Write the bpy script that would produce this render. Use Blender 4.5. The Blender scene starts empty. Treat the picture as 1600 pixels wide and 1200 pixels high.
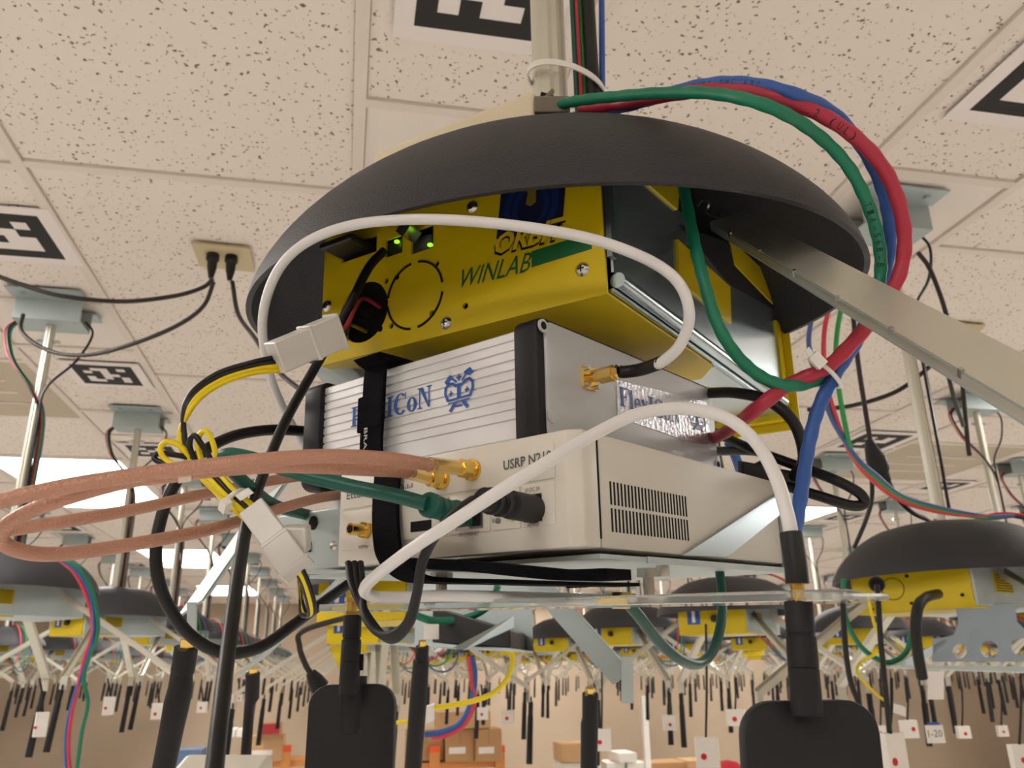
import bpy, bmesh, math, random
from mathutils import Vector, Matrix
random.seed(7)
scene = bpy.context.scene
C = scene.collection
rad = math.radians

# ------------------------------------------------------------------ camera
F = 1270.0; PITCH = rad(19.45); YAW = rad(11.5); ROLL = rad(0.9)
CAMZ = 1.78; H = 1.05                      # eye height, ceiling above the eye
CAM = Vector((0, 0, CAMZ))
_h = Vector((math.sin(YAW), math.cos(YAW), 0)); _r = Vector((math.cos(YAW), -math.sin(YAW), 0)); UPV = Vector((0, 0, 1))
FW = math.cos(PITCH)*_h + math.sin(PITCH)*UPV
_u = -math.sin(PITCH)*_h + math.cos(PITCH)*UPV
RT = math.cos(ROLL)*_r - math.sin(ROLL)*_u
UP = math.sin(ROLL)*_r + math.cos(ROLL)*_u
cd = bpy.data.cameras.new('camera'); cam = bpy.data.objects.new('camera', cd); C.objects.link(cam)
cd.sensor_width = 36; cd.lens = F*36/1600; cd.clip_start = 0.02; cd.clip_end = 100
cam.matrix_world = Matrix(((RT.x, UP.x, -FW.x, 0), (RT.y, UP.y, -FW.y, 0), (RT.z, UP.z, -FW.z, CAMZ), (0, 0, 0, 1)))
cd.dof.use_dof = True; cd.dof.focus_distance = 0.43; cd.dof.aperture_fstop = 22
scene.camera = cam
# ------------------------------------------------------------------ world, exposure
w = bpy.data.worlds.new('world'); scene.world = w; w.use_nodes = True
w.node_tree.nodes['Background'].inputs[0].default_value = (0.9, 0.85, 0.78, 1)
w.node_tree.nodes['Background'].inputs[1].default_value = 0.03
scene.view_settings.view_transform = 'Standard'; scene.view_settings.look = 'None'
scene.view_settings.gamma = 1; scene.view_settings.use_curve_mapping = False
scene.view_settings.exposure = 0.05
LIGHT = 14.0                                # emission of the ceiling light diffusers

def ray(x, y): return FW + RT*((x-800)/F) - UP*((y-600)/F)
def at(x, y, d): return CAM + ray(x, y)*d                # a point at distance d along the view axis
def proj(p):
    q = p-CAM; z = q.dot(FW)
    return 800+F*q.dot(RT)/z, 600-F*q.dot(UP)/z, z

# ------------------------------------------------------------------ materials
def lin(c):
    return tuple((v/255/12.92 if v/255 <= 0.04045 else ((v/255+0.055)/1.055)**2.4) for v in c)
MATS = {}
def mat(name, rgb, rough=0.5, metal=0.0, bump=0.0, bscale=200, emit=0, trans=0, coat=0, var=0.0, vscale=8, alpha=1, spec=0.5, ior=1.45):
    if name in MATS: return MATS[name]
    m = bpy.data.materials.new(name); m.use_nodes = True; nt = m.node_tree; b = nt.nodes['Principled BSDF']
    col = (*lin(rgb), 1)
    b.inputs['Base Color'].default_value = col; b.inputs['Roughness'].default_value = rough; b.inputs['Metallic'].default_value = metal
    b.inputs['Transmission Weight'].default_value = trans; b.inputs['Coat Weight'].default_value = coat; b.inputs['IOR'].default_value = ior
    b.inputs['Specular IOR Level'].default_value = spec; b.inputs['Alpha'].default_value = alpha
    if emit: b.inputs['Emission Color'].default_value = col; b.inputs['Emission Strength'].default_value = emit
    if bump or var:
        tc = nt.nodes.new('ShaderNodeTexCoord'); n = nt.nodes.new('ShaderNodeTexNoise')
        nt.links.new(tc.outputs['Object'], n.inputs['Vector'])
        if bump:
            n.inputs['Scale'].default_value = bscale; n.inputs['Detail'].default_value = 3
            bp = nt.nodes.new('ShaderNodeBump'); bp.inputs['Strength'].default_value = bump; bp.inputs['Distance'].default_value = 0.002
            nt.links.new(n.outputs['Fac'], bp.inputs['Height']); nt.links.new(bp.outputs['Normal'], b.inputs['Normal'])
        if var:
            n2 = nt.nodes.new('ShaderNodeTexNoise'); n2.inputs['Scale'].default_value = vscale; n2.inputs['Detail'].default_value = 4
            nt.links.new(tc.outputs['Object'], n2.inputs['Vector'])
            mx = nt.nodes.new('ShaderNodeMix'); mx.data_type = 'RGBA'
            mx.inputs[6].default_value = tuple(v*(1-var) for v in col[:3])+(1,); mx.inputs[7].default_value = tuple(min(1, v*(1+var)) for v in col[:3])+(1,)
            nt.links.new(n2.outputs['Fac'], mx.inputs[0]); nt.links.new(mx.outputs[2], b.inputs['Base Color'])
    MATS[name] = m
    return m

def tile_material():
    m = bpy.data.materials.new('fissured_tile'); m.use_nodes = True; nt = m.node_tree; b = nt.nodes['Principled BSDF']
    N = nt.nodes.new; L = nt.links.new
    g = N('ShaderNodeNewGeometry')
    dn = N('ShaderNodeTexNoise'); dn.inputs['Scale'].default_value = 85; dn.inputs['Detail'].default_value = 2
    L(g.outputs['Position'], dn.inputs['Vector'])
    mul = N('ShaderNodeVectorMath'); mul.operation = 'SCALE'; mul.inputs['Scale'].default_value = 0.02
    L(dn.outputs['Color'], mul.inputs[0])
    add = N('ShaderNodeVectorMath'); add.operation = 'ADD'; L(g.outputs['Position'], add.inputs[0]); L(mul.outputs[0], add.inputs[1])
    v = N('ShaderNodeTexVoronoi'); v.inputs['Scale'].default_value = 92; L(add.outputs[0], v.inputs['Vector'])
    sep = N('ShaderNodeSeparateColor'); L(v.outputs['Color'], sep.inputs[0])
    thr = N('ShaderNodeMath'); thr.operation = 'MULTIPLY_ADD'; thr.inputs[1].default_value = 0.42; thr.inputs[2].default_value = -0.06
    L(sep.outputs[0], thr.inputs[0])
    sub = N('ShaderNodeMath'); sub.operation = 'SUBTRACT'; L(thr.outputs[0], sub.inputs[0]); L(v.outputs['Distance'], sub.inputs[1])
    ramp = N('ShaderNodeMapRange'); ramp.inputs[1].default_value = -0.02; ramp.inputs[2].default_value = 0.07; L(sub.outputs[0], ramp.inputs[0])
    mx = N('ShaderNodeMix'); mx.data_type = 'RGBA'
    mx.inputs[6].default_value = (*lin((238, 228, 217)), 1); mx.inputs[7].default_value = (*lin((128, 114, 102)), 1)
    L(ramp.outputs[0], mx.inputs[0]); L(mx.outputs[2], b.inputs['Base Color'])
    b.inputs['Roughness'].default_value = 0.95; b.inputs['Specular IOR Level'].default_value = 0.1
    bp = N('ShaderNodeBump'); bp.inputs['Strength'].default_value = 0.3; bp.inputs['Distance'].default_value = 0.003; bp.invert = True
    L(ramp.outputs[0], bp.inputs['Height']); L(bp.outputs['Normal'], b.inputs['Normal'])
    return m
M_tile = tile_material()
M_tbar = mat('painted_grid', (230, 219, 208), 0.6)
M_plain = mat('plain_panel', (236, 227, 216), 0.8, bump=0.15, bscale=300)
M_wall = mat('beige_wall', (192, 173, 150), 0.9, var=0.03)
M_floor = mat('pale_floor', (226, 223, 218), 0.6, var=0.1)
M_dome = mat('dark_plastic', (54, 54, 57), 0.5, bump=0.55, bscale=900, spec=0.35)
M_yellow = mat('yellow_paint', (206, 180, 12), 0.38, bump=0.06, bscale=1500, spec=0.4)
M_galv = mat('galvanised_steel', (190, 206, 212), 0.24, 0.92, var=0.09, vscale=30)
M_galv_dull = mat('dull_galvanised_steel', (178, 190, 190), 0.5, 0.45, var=0.08, vscale=25)
M_strut = mat('zinc_strut', (206, 204, 190), 0.4, 0.6, var=0.06, vscale=20)
M_black = mat('black_plastic', (14, 14, 16), 0.45)
M_softblack = mat('black_rubber', (24, 24, 27), 0.55, spec=0.4)
M_hole = mat('dark_opening', (8, 8, 9), 0.9)
M_white = mat('white_cable', (222, 221, 219), 0.35)
M_green = mat('green_cable', (22, 120, 88), 0.45)
M_dgreen = mat('dark_green_cable', (14, 86, 74), 0.4)
M_red = mat('red_cable', (176, 46, 68), 0.45)
M_blue = mat('blue_cable', (52, 92, 164), 0.45)
M_bred = mat('bright_red_cable', (206, 66, 78), 0.45)
M_bgreen = mat('bright_green_cable', (44, 150, 74), 0.45)
M_bblue = mat('grey_blue_cable', (64, 88, 140), 0.45)
M_ywire = mat('yellow_wire', (240, 214, 22), 0.35)
M_bwire = mat('black_wire', (20, 20, 22), 0.35)
M_gold = mat('gold_plating', (236, 200, 112), 0.22, 1.0)
M_steel = mat('bright_steel', (200, 200, 198), 0.25, 1.0)
M_usrp = mat('ivory_case', (206, 202, 190), 0.45, bump=0.05, bscale=2500)
M_usrpf = mat('ivory_panel', (214, 209, 198), 0.42, bump=0.04, bscale=2500)
M_alu = mat('brushed_aluminium', (232, 232, 234), 0.42, 0.55, bump=0.05, bscale=900)
M_endplate = mat('matte_aluminium', (196, 198, 200), 0.5, 0.35, bump=0.05, bscale=2500)
M_blueink = mat('blue_ink', (48, 92, 170), 0.5)
M_grey_ink = mat('grey_ink', (92, 92, 92), 0.6)
M_greenink = mat('dark_green_ink', (16, 92, 46), 0.5)
M_navy = mat('navy_ink', (18, 26, 58), 0.4)
M_midblue = mat('emblem_blue', (44, 84, 160), 0.45)
M_strap = mat('black_strap', (16, 17, 22), 0.95, bump=1.0, bscale=1800, spec=0.15)
M_nylon = mat('translucent_nylon', (238, 236, 230), 0.3, trans=0.25)
M_tie = mat('nylon_tie', (236, 233, 226), 0.3)
M_cream = mat('cream_plastic', (228, 216, 186), 0.35)
M_acrylic = mat('clear_acrylic', (240, 246, 244), 0.06, trans=0.86, ior=1.49)
M_ink = mat('marker_black', (46, 44, 44), 0.8)
M_paper = mat('white_paper', (240, 232, 226), 0.85)
M_plate = mat('beige_plate', (206, 190, 150), 0.6)
M_tag = mat('white_tag', (238, 234, 226), 0.6)
M_dot = mat('red_dot', (206, 30, 40), 0.5)
M_card = mat('cardboard', (190, 148, 104), 0.9, var=0.06)
M_card2 = mat('pale_cardboard', (204, 166, 122), 0.9, var=0.06)
M_wood = mat('orange_pine', (222, 150, 84), 0.6, var=0.1)
M_led = mat('green_led', (150, 240, 40), 0.4, emit=1.5)
M_ledg = mat('pale_green_led', (120, 190, 70), 0.4, emit=0.3)
M_led_off = mat('grey_led', (120, 118, 112), 0.3)
M_foil = mat('silver_foil', (214, 216, 222), 0.3, 0.75, bump=0.6, bscale=320)
M_light = mat('lit_diffuser', (255, 250, 245), 0.5, emit=LIGHT)
M_vent = mat('grey_diffuser', (196, 182, 160), 0.7)

# copper braid: fine diagonal relief
def braid():
    m = mat('copper_braid', (188, 140, 118), 0.42, 0.15); nt = m.node_tree; b = nt.nodes['Principled BSDF']
    tc = nt.nodes.new('ShaderNodeTexCoord'); v = nt.nodes.new('ShaderNodeTexVoronoi'); v.inputs['Scale'].default_value = 900
    nt.links.new(tc.outputs['Object'], v.inputs['Vector'])
    bp = nt.nodes.new('ShaderNodeBump'); bp.inputs['Strength'].default_value = 0.5; bp.inputs['Distance'].default_value = 0.0006
    nt.links.new(v.outputs['Distance'], bp.inputs['Height']); nt.links.new(bp.outputs['Normal'], b.inputs['Normal'])
    return m
M_copper = braid()

# ------------------------------------------------------------------ mesh helpers
class MB:
    def __init__(s): s.v = []; s.f = []
    def add(s, v, f):
        k = len(s.v); s.v += [tuple(p) for p in v]; s.f += [tuple(i+k for i in q) for q in f]; return s
    def box(s, lo, hi):
        x0, y0, z0 = lo; x1, y1, z1 = hi
        return s.add([(x0,y0,z0),(x1,y0,z0),(x1,y1,z0),(x0,y1,z0),(x0,y0,z1),(x1,y0,z1),(x1,y1,z1),(x0,y1,z1)],
                     [(3,2,1,0),(4,5,6,7),(0,1,5,4),(1,2,6,5),(2,3,7,6),(3,0,4,7)])
    def obox(s, c, ax, ay, az):                      # box about c with half-axes
        c, ax, ay, az = map(Vector, (c, ax, ay, az)); v = []
        for k in (-1, 1):
            for i, j in ((-1,-1),(1,-1),(1,1),(-1,1)): v.append(c+ax*i+ay*j+az*k)
        return s.add(v, [(3,2,1,0),(4,5,6,7),(0,1,5,4),(1,2,6,5),(2,3,7,6),(3,0,4,7)])
    def prism(s, poly, a, b):                        # poly of 3D points extruded by vectors a..b
        n = len(poly); a = Vector(a); b = Vector(b)
        return s.add([Vector(p)+a for p in poly]+[Vector(p)+b for p in poly],
                     [tuple(range(n-1,-1,-1)), tuple(range(n,2*n))]+[(i,(i+1)%n,n+(i+1)%n,n+i) for i in range(n)])
    def tube(s, pts, r, seg=10, caps=True, close=False):
        pts = [Vector(p) for p in pts]; n = len(pts); R = r if isinstance(r, (list, tuple)) else [r]*n
        t = [(pts[min(i+1,n-1)]-pts[max(i-1,0)]).normalized() for i in range(n)]
        nrm = t[0].orthogonal().normalized(); v = []
        for i in range(n):
            if i:
                nrm = (nrm - t[i]*nrm.dot(t[i]))
                nrm = nrm.normalized() if nrm.length > 1e-6 else t[i].orthogonal().normalized()
            bn = t[i].cross(nrm)
            for k in range(seg):
                a = 2*math.pi*k/seg; v.append(pts[i]+(nrm*math.cos(a)+bn*math.sin(a))*R[i])
        f = [(i*seg+k, i*seg+(k+1)%seg, (i+1)*seg+(k+1)%seg, (i+1)*seg+k) for i in range(n-1) for k in range(seg)]
        if caps: f += [tuple(range(seg-1,-1,-1)), tuple((n-1)*seg+k for k in range(seg))]
        return s.add(v, f)
    def ribbon(s, pts, nor, wid, th):                # flat strip: pts path, nor across-thickness normals, wid across vector
        v = []; n = len(pts)
        for p, q in zip(pts, nor):
            p = Vector(p); q = Vector(q).normalized(); wv = Vector(wid)/2
            v += [p-wv, p+wv, p+wv+q*th, p-wv+q*th]
        f = [(3,2,1,0), tuple(4*(n-1)+k for k in range(4))]
        for i in range(n-1):
            for k in range(4): f.append((4*i+k, 4*i+(k+1)%4, 4*i+4+(k+1)%4, 4*i+4+k))
        return s.add(v, f)
    def lathe(s, prof, seg=48, cx=0, cy=0, closed=False):
        n = len(prof); v = []
        for r, z in prof:
            for k in range(seg):
                a = 2*math.pi*k/seg; v.append((cx+r*math.cos(a), cy+r*math.sin(a), z))
        f = []
        for i in range(n if closed else n-1):
            j = (i+1) % n
            for k in range(seg): f.append((i*seg+k, i*seg+(k+1)%seg, j*seg+(k+1)%seg, j*seg+k))
        return s.add(v, f)
    def cyl(s, a, b, r, seg=16, r2=None): return s.tube([a, b], [r, r if r2 is None else r2], seg)
    def mesh(s, name='m', smooth=False, bevel=0, bseg=2, angle=35):
        me = bpy.data.meshes.new(name); bm = bmesh.new()
        vs = [bm.verts.new(p) for p in s.v]
        for q in s.f:
            try: bm.faces.new([vs[i] for i in q])
            except ValueError: pass
        bmesh.ops.recalc_face_normals(bm, faces=bm.faces)
        if bevel:
            bmesh.ops.bevel(bm, geom=[e for e in bm.edges if e.is_manifold and e.calc_face_angle(0) > rad(30)], offset=bevel, segments=bseg, affect='EDGES', profile=0.5, clamp_overlap=True)
        if smooth:
            for q in bm.faces: q.smooth = True
            for e in bm.edges:
                if e.is_manifold and e.calc_face_angle(0) > rad(angle): e.smooth = False
        bm.to_mesh(me); bm.free(); return me
    def build(s, name, m, parent=None, **k):
        return link(name, s.mesh(name, **k), m, parent)
def link(name, me, m, parent=None):
    o = bpy.data.objects.new(name, me); C.objects.link(o)
    if m is not None: me.materials.clear(); me.materials.append(m)
    if parent is not None: o.parent = parent
    return o
def tag(o, label, cat, group=None):
    o['label'] = label; o['category'] = cat
    if group: o['group'] = group
    return o
def thing(name, label, cat, M=None, group=None):
    o = bpy.data.objects.new(name, None); C.objects.link(o); o.empty_display_size = 0.02
    if M is not None: o.matrix_world = M
    return tag(o, label, cat, group)
def structure(o): o['kind'] = 'structure'; return o
def copy_tree(o, parent=None):
    c = o.copy(); C.objects.link(c)
    if parent is not None: c.parent = parent
    for ch in list(o.children): copy_tree(ch, c)
    return c
def cr(pts, n=10):                                   # Catmull-Rom through points
    P = [Vector(p) for p in pts]; P = [2*P[0]-P[1]]+P+[2*P[-1]-P[-2]]; out = []
    for i in range(1, len(P)-2):
        a, b, c, d = P[i-1:i+3]
        for k in range(n):
            t = k/n; out.append(0.5*((2*b)+(c-a)*t+(2*a-5*b+4*c-d)*t*t+(3*b-a-3*c+d)*t*t*t))
    out.append(P[-2]); return out
def path(*p): return [at(*q) for q in p]
def cable(name, pts, r, m, label=None, cat='cable', parent=None, group=None, n=10, seg=10, lump=0, period=6):
    q = cr(pts, n)
    R = [r*(1+lump*math.sin(i*2*math.pi/period)) for i in range(len(q))] if lump else r
    o = MB().tube(q, R, seg).build(name, m, parent, smooth=True, angle=60)
    if label: tag(o, label, cat, group)
    return o
def rotm(yaw, t1, t2):                               # columns: width axis, depth axis, up axis
    y, a, b = rad(yaw), rad(t1), rad(t2)
    B = Matrix(((math.cos(y), math.sin(y), 0), (-math.sin(y), math.cos(y), 0), (0, 0, 1)))
    return B @ Matrix.Rotation(a, 3, 'X') @ Matrix.Rotation(b, 3, 'Y')
def frame(R, o): return Matrix.Translation(o) @ R.to_4x4()
def onplane(M, axis, val, x, y):                     # where a sight line meets a local plane of frame M
    I = M.inverted(); o = I @ CAM; d = I.to_3x3() @ ray(x, y)
    return o + d*((val-o[axis])/d[axis])
def text(name, s, A, B, V, th, m, parent, nrm, shear=0, bold=0):   # text between A and B, cap height vector V, raised along nrm
    cu = bpy.data.curves.new('t', 'FONT'); cu.body = s; cu.shear = shear; cu.offset = bold; cu.resolution_u = 2
    o = bpy.data.objects.new('t', cu); C.objects.link(o)
    me = bpy.data.meshes.new_from_object(o.evaluated_get(bpy.context.evaluated_depsgraph_get()))
    bpy.data.objects.remove(o); bpy.data.curves.remove(cu)
    xs = [v.co.x for v in me.vertices]; x0, x1 = min(xs), max(xs); ch = 0.69
    A, B, V, nrm = Vector(A), Vector(B), Vector(V), Vector(nrm)
    for v in me.vertices: v.co = A+(B-A)*((v.co.x-x0)/(x1-x0))+V*(v.co.y/ch)+nrm*th
    me.name = name
    return link(name, me, m, parent)
def flat(name, polys, fn, m, parent):                # flat print: 2D polygons mapped by fn
    b = MB()
    for p in polys: b.add([fn(*q) for q in p], [tuple(range(len(p)))])
    return b.build(name, m, parent)
def stroke(pts, wd):                                 # 2D polyline to quads
    out = []
    for (x0, y0), (x1, y1) in zip(pts, pts[1:]):
        dx, dy = x1-x0, y1-y0; l = math.hypot(dx, dy) or 1; nx, ny = -dy/l*wd/2, dx/l*wd/2; ex, ey = dx/l*wd*0.2, dy/l*wd*0.2
        out.append([(x0+nx-ex, y0+ny-ey), (x0-nx-ex, y0-ny-ey), (x1-nx+ex, y1-ny+ey), (x1+nx+ex, y1+ny+ey)])
    return out
def ring(cx, cy, rx, ry, a0, a1, wx, wy, n=20):      # arc band, wx / wy band width sideways and up
    out = []
    for i in range(n):
        q = []
        for a, k in ((a0+(a1-a0)*i/n, 0), (a0+(a1-a0)*(i+1)/n, 0), (a0+(a1-a0)*(i+1)/n, 1), (a0+(a1-a0)*i/n, 1)):
            c, s_ = math.cos(rad(a)), math.sin(rad(a))
            q.append((cx+(rx-k*wx)*c, cy+(ry-k*wy)*s_))
        out.append(q)
    return out
def disc(cx, cy, r, n=16, ry=None): return [[(cx+r*math.cos(2*math.pi*i/n), cy+(ry or r)*math.sin(2*math.pi*i/n)) for i in range(n)]]
def rect(x0, y0, x1, y1): return [(x0, y0), (x1, y0), (x1, y1), (x0, y1)]
def boolean_cut(me, cutter):                         # plate mesh minus cutter mesh
    a = bpy.data.objects.new('a', me); b = bpy.data.objects.new('b', cutter); C.objects.link(a); C.objects.link(b)
    md = a.modifiers.new('b', 'BOOLEAN'); md.operation = 'DIFFERENCE'; md.solver = 'EXACT'; md.use_self = True; md.object = b
    r = bpy.data.meshes.new_from_object(a.evaluated_get(bpy.context.evaluated_depsgraph_get()))
    bpy.data.objects.remove(a); bpy.data.objects.remove(b); return r

# ================================================================== THE ROOM
X0, X1, Y0, Y1 = -10.0, 13.0, -6.0, 13.6
CZ = CAMZ+H
structure(MB().box((X0, Y0, -0.1), (X1, Y1, 0)).build('floor', M_floor))
structure(MB().box((X0, Y1, 0), (X1, Y1+0.1, CZ+0.1)).build('wall_back', M_wall))
structure(MB().box((X0-0.1, Y0, 0), (X0, Y1, CZ+0.1)).build('wall_left', M_wall))
structure(MB().box((X1, Y0, 0), (X1+0.1, Y1, CZ+0.1)).build('wall_right', M_wall))
structure(MB().box((X0, Y0-0.1, 0), (X1, Y0, CZ+0.1)).build('wall_front', M_wall))
ceiling = structure(MB().box((X0, Y0, CZ+0.02), (X1, Y1, CZ+0.06)).build('ceiling', M_plain))

ORD = ['first', 'second', 'third', 'fourth', 'fifth', 'sixth', 'seventh', 'eighth', 'ninth', 'tenth', 'eleventh', 'twelfth', 'thirteenth', 'fourteenth']
# ceiling columns: wide tile columns alternate with narrow strips that carry the brackets
def xk(k): return (0.14+1.06*k + (0.13 if k >= 2 else 0))*H       # bracket columns
strips = {}
for k in range(-8, 11): strips[k] = (xk(k)-0.16*H, xk(k)+0.215*H)
TW = 0.024
# lights: column name -> list of (k = tile column right of strip k, start, end) in units of H
lights = [(-2, 1.02, 2.33), (-2, 4.14, 5.46), (-2, 7.25, 8.55), (-2, 10.3, 11.6), (-2, -2.1, -0.8), (0, -4.4, -3.1), (2, 1.35, 2.65), (2, 4.85, 6.15), (2, 8.0, 9.3), (2, -3.0, -1.7),
          (-5, 1.0, 2.3), (-5, 4.1, 5.4), (-5, 7.2, 8.5), (-5, -2.1, -0.8), (5, 1.75, 3.05), (5, 4.9, 6.2), (5, 8.0, 9.3), (5, -1.3, 0.0), (0, 9.9, 11.2), (8, 5.5, 6.8), (8, 9.0, 10.3), (5, 11.0, 12.3), (2, 11.2, 12.5)]
vents = [(-2, 2.80, 3.46), (2, 3.3, 4.05)]
tile_cache = {}
def tile(x0, x1, y0, y1, m, depth=0.012):
    key = (round(x1-x0, 3), round(y1-y0, 3), m.name)
    if key not in tile_cache:
        tile_cache[key] = MB().box((0, 0, 0), (x1-x0, y1-y0, 0.015)).mesh('ceiling_tile', bevel=0.002, bseg=1)
        tile_cache[key].materials.append(m)
    o = bpy.data.objects.new('ceiling_tile', tile_cache[key]); C.objects.link(o); o.parent = ceiling
    o.location = (x0, y0, CZ+0.004); return o
far_tiles = MB()
def in_view(x, y, z, m=200):
    q = Vector((x, y, z))-CAM
    if q.dot(FW) < 0.2: return False
    a, b, _ = proj(Vector((x, y, z))); return -m < a < 1600+m and -m < b < 1200+m
ntile = 0
def place_tile(x0, x1, y0, y1, m):
    global ntile
    cx, cy = (x0+x1)/2, (y0+y1)/2
    vis = any(in_view(a, b, CZ, 60) for a in (x0, x1, cx) for b in (y0, y1, cy))
    if vis and cy < 9.0*H and ntile < 290: ntile += 1; tile(x0, x1, y0, y1, m)
    elif m is M_tile: far_tiles.box((x0, y0, CZ+0.004), (x1, y1, CZ+0.018))
tbars = MB()
seen_bars = set()
def bar(x0, x1, y):
    key = (round(x0, 2), round(y, 2))
    if key in seen_bars: return
    seen_bars.add(key); tbars.box((x0+TW/2, y-TW/2, CZ-0.003), (x1-TW/2, y+TW/2, CZ+0.012))
edges = sorted(strips.items())
for i, (k, (sx0, sx1)) in enumerate(edges):
    for e in (sx0, sx1): tbars.box((e-TW/2, Y0, CZ-0.004), (e+TW/2, Y1, CZ+0.012))
    # narrow strip: plain panels and speckled fillers
    y = -4.9*H; off = {0: 0.225, -1: 0.195, 1: 0.255, 2: 0.25}.get(k, 0.22)*H
    pat = [0.36, 0.69]
    y = off-5*1.05*H; j = 0
    while y < Y1:
        L_ = pat[j % 2]*H
        a, b = y, min(y+L_, Y1)
        if b > Y0: place_tile(sx0+TW/2, sx1-TW/2, a+TW/2, b-TW/2, M_plain if j % 2 == 0 else M_tile)
        if b > Y0: bar(sx0, sx1, b)
        y += L_; j += 1
    if i+1 < len(edges):
        tx0, tx1 = sx1, edges[i+1][1][0]
        mine = [(a*H, b*H, 'light') for kk, a, b in lights if kk == k]+[(a*H, b*H, 'vent') for kk, a, b in vents if kk == k]
        y = (1.59-1.29*6)*H; cuts = [y+1.29*H*n_ for n_ in range(20)]
        segs = [(max(a, Y0), min(a+1.29*H, Y1)) for a in cuts if a+1.29*H > Y0 and a < Y1]
        out = []
        for a, b in segs:
            parts = [(a, b)]
            for la, lb, _ in mine:
                nx = []
                for p, q in parts:
                    if lb <= p or la >= q: nx.append((p, q))
                    else:
                        if la-p > 0.05: nx.append((p, la))
                        if q-lb > 0.05: nx.append((lb, q))
                parts = nx
            out += parts
        for a, b in out:
            place_tile(tx0+TW/2, tx1-TW/2, a+TW/2, b-TW/2, M_tile)
            bar(tx0, tx1, b); bar(tx0, tx1, a)
ft = far_tiles.build('distant_ceiling_tiles', M_tile, ceiling); ft['kind'] = 'stuff'
tbars.build('ceiling_grid', M_tbar, ceiling)
def light_spot(k, a, b):
    tx0, tx1 = strips[k][1], strips[k+1][0]
    return tx0+TW/2, tx1-TW/2, a*H, b*H
names = {(-2, 4.14): 'lit rectangular ceiling light above the two left hanging nodes, nearest lit one', (2, 4.85): 'lit rectangular ceiling light at right behind the blue cable',
         (-2, 7.25): 'lit rectangular ceiling light further down the left column', (-2, 10.3): 'farthest lit ceiling light of the left column', (0, 9.9): 'distant lit ceiling light seen below the metal tray',
         (2, 8.0): 'distant lit ceiling light behind the right hand nodes'}
for k, a, b in lights:
    x0, x1, y0, y1 = light_spot(k, a, b)
    t = thing('ceiling_light', names.get((k, a), 'recessed ceiling light, %s column %s the pole, %s row %s the viewer' % (ORD[abs(k)], 'left of' if k < 0 else 'right of', ORD[int(abs((a+b)/2))], 'behind' if a < 0 else 'ahead of')), 'light', Matrix.Translation((x0, y0, CZ)), 'recessed ceiling lights')
    wx, wy = x1-x0, y1-y0
    fr = MB(); e = 0.03
    for lo, hi in (((0,0,-0.004),(wx,e,0.015)), ((0,wy-e,-0.004),(wx,wy,0.015)), ((0,e,-0.004),(e,wy-e,0.015)), ((wx-e,e,-0.004),(wx,wy-e,0.015))): fr.box(lo, hi)
    fr.build('light_frame', M_tbar, t)
    MB().box((e, e, 0.002), (wx-e, wy-e, 0.012)).build('diffuser', M_light, t)
for n_, (k, a, b) in enumerate(vents):
    x0, x1, y0, y1 = light_spot(k, a, b); wx, wy = x1-x0, y1-y0
    t = thing('ceiling_vent', ['greyish square ceiling vent panel at the left edge', 'greyish square ceiling vent panel at right behind the metal pole'][n_], 'vent', Matrix.Translation((x0, y0, CZ)))
    MB().box((0, 0, -0.002), (wx, wy, 0.012)).build('vent_panel', M_vent, t)
    for q in range(3): MB().box((wx*0.2, wy*(0.3+0.2*q), -0.006), (wx*0.8, wy*(0.32+0.2*q), -0.002)).build('vent_slat', M_tbar, t)

# fiducial sheets: white paper with black frame and a few blocks
def sheet(cx, cy, w_, bits, label, rz=0, pad=0.16):
    t = thing('marker_sheet', label, 'sheet', Matrix.Translation((cx, cy, CZ-0.0045)) @ Matrix.Rotation(rz, 4, 'Z'))
    p = w_*(0.5+pad)
    MB().box((-p, -p, 0), (p, p, 0.0015)).build('paper', M_paper, t)
    n = len(bits)+2; c = w_/n; b = MB()
    for r in range(n):
        for q in range(n):
            edge = r in (0, n-1) or q in (0, n-1)
            if edge or bits[r-1][q-1] == '#':
                b.box((-w_/2+q*c, -w_/2+r*c, -0.0008), (-w_/2+(q+1)*c, -w_/2+(r+1)*c, 0))
    b.build('printed_mark', M_ink, t); return t
sheet(0.165*H, 1.066*H-0.105*H+0.0, 0.205*H, ['..#.', '.#..', '#..#', '.#..'], 'white sheet with black square marker above the nearest metal pole')
sheet(1.225*H, 0.985*H, 0.21*H, ['....', '.##.', '.#..', '..#.'], 'white sheet with black square marker at the top right corner')
sheet(-0.84*H, 1.905*H, 0.21*H, ['.##.', '#..#', '.#..', '....'], 'white sheet with black square marker at the left edge')
sheet(-0.855*H, 2.89*H, 0.195*H, ['#..#.', '.#.##', '##..#', '.#.#.', '..##.'], 'white sheet with black square marker between the two left brackets')
sheet(xk(2)+0.02*H, 3.3*H, 0.24*H, ['.#.', '#..', '.##'], 'white sheet with black square marker behind the right metal pole')
far_sheets = 0
for k in (-2, -1, 0, 1, 2, 3):
    for j in range(3, 8):
        y_ = {-1: 2.9, 2: 3.3}.get(k, 3.1)*H+1.05*H*(j-2)
        if k in (-1, 2) and j == 2: continue
        if in_view(xk(k), y_, CZ, -5):
            far_sheets += 1
            s_ = sheet(xk(k), y_, 0.2*H, random.choice([['.#.', '#..', '.##'], ['##.', '.#.', '#..']]), 'distant marker sheet, %s back on ceiling strip %s of the nearest pole' % (ORD[j-1], {0: 'in line', -1: 'one left', -2: 'two left', 1: 'one right', 2: 'two right', 3: 'three right'}[k]))
            s_['group'] = 'distant marker sheets'

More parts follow.
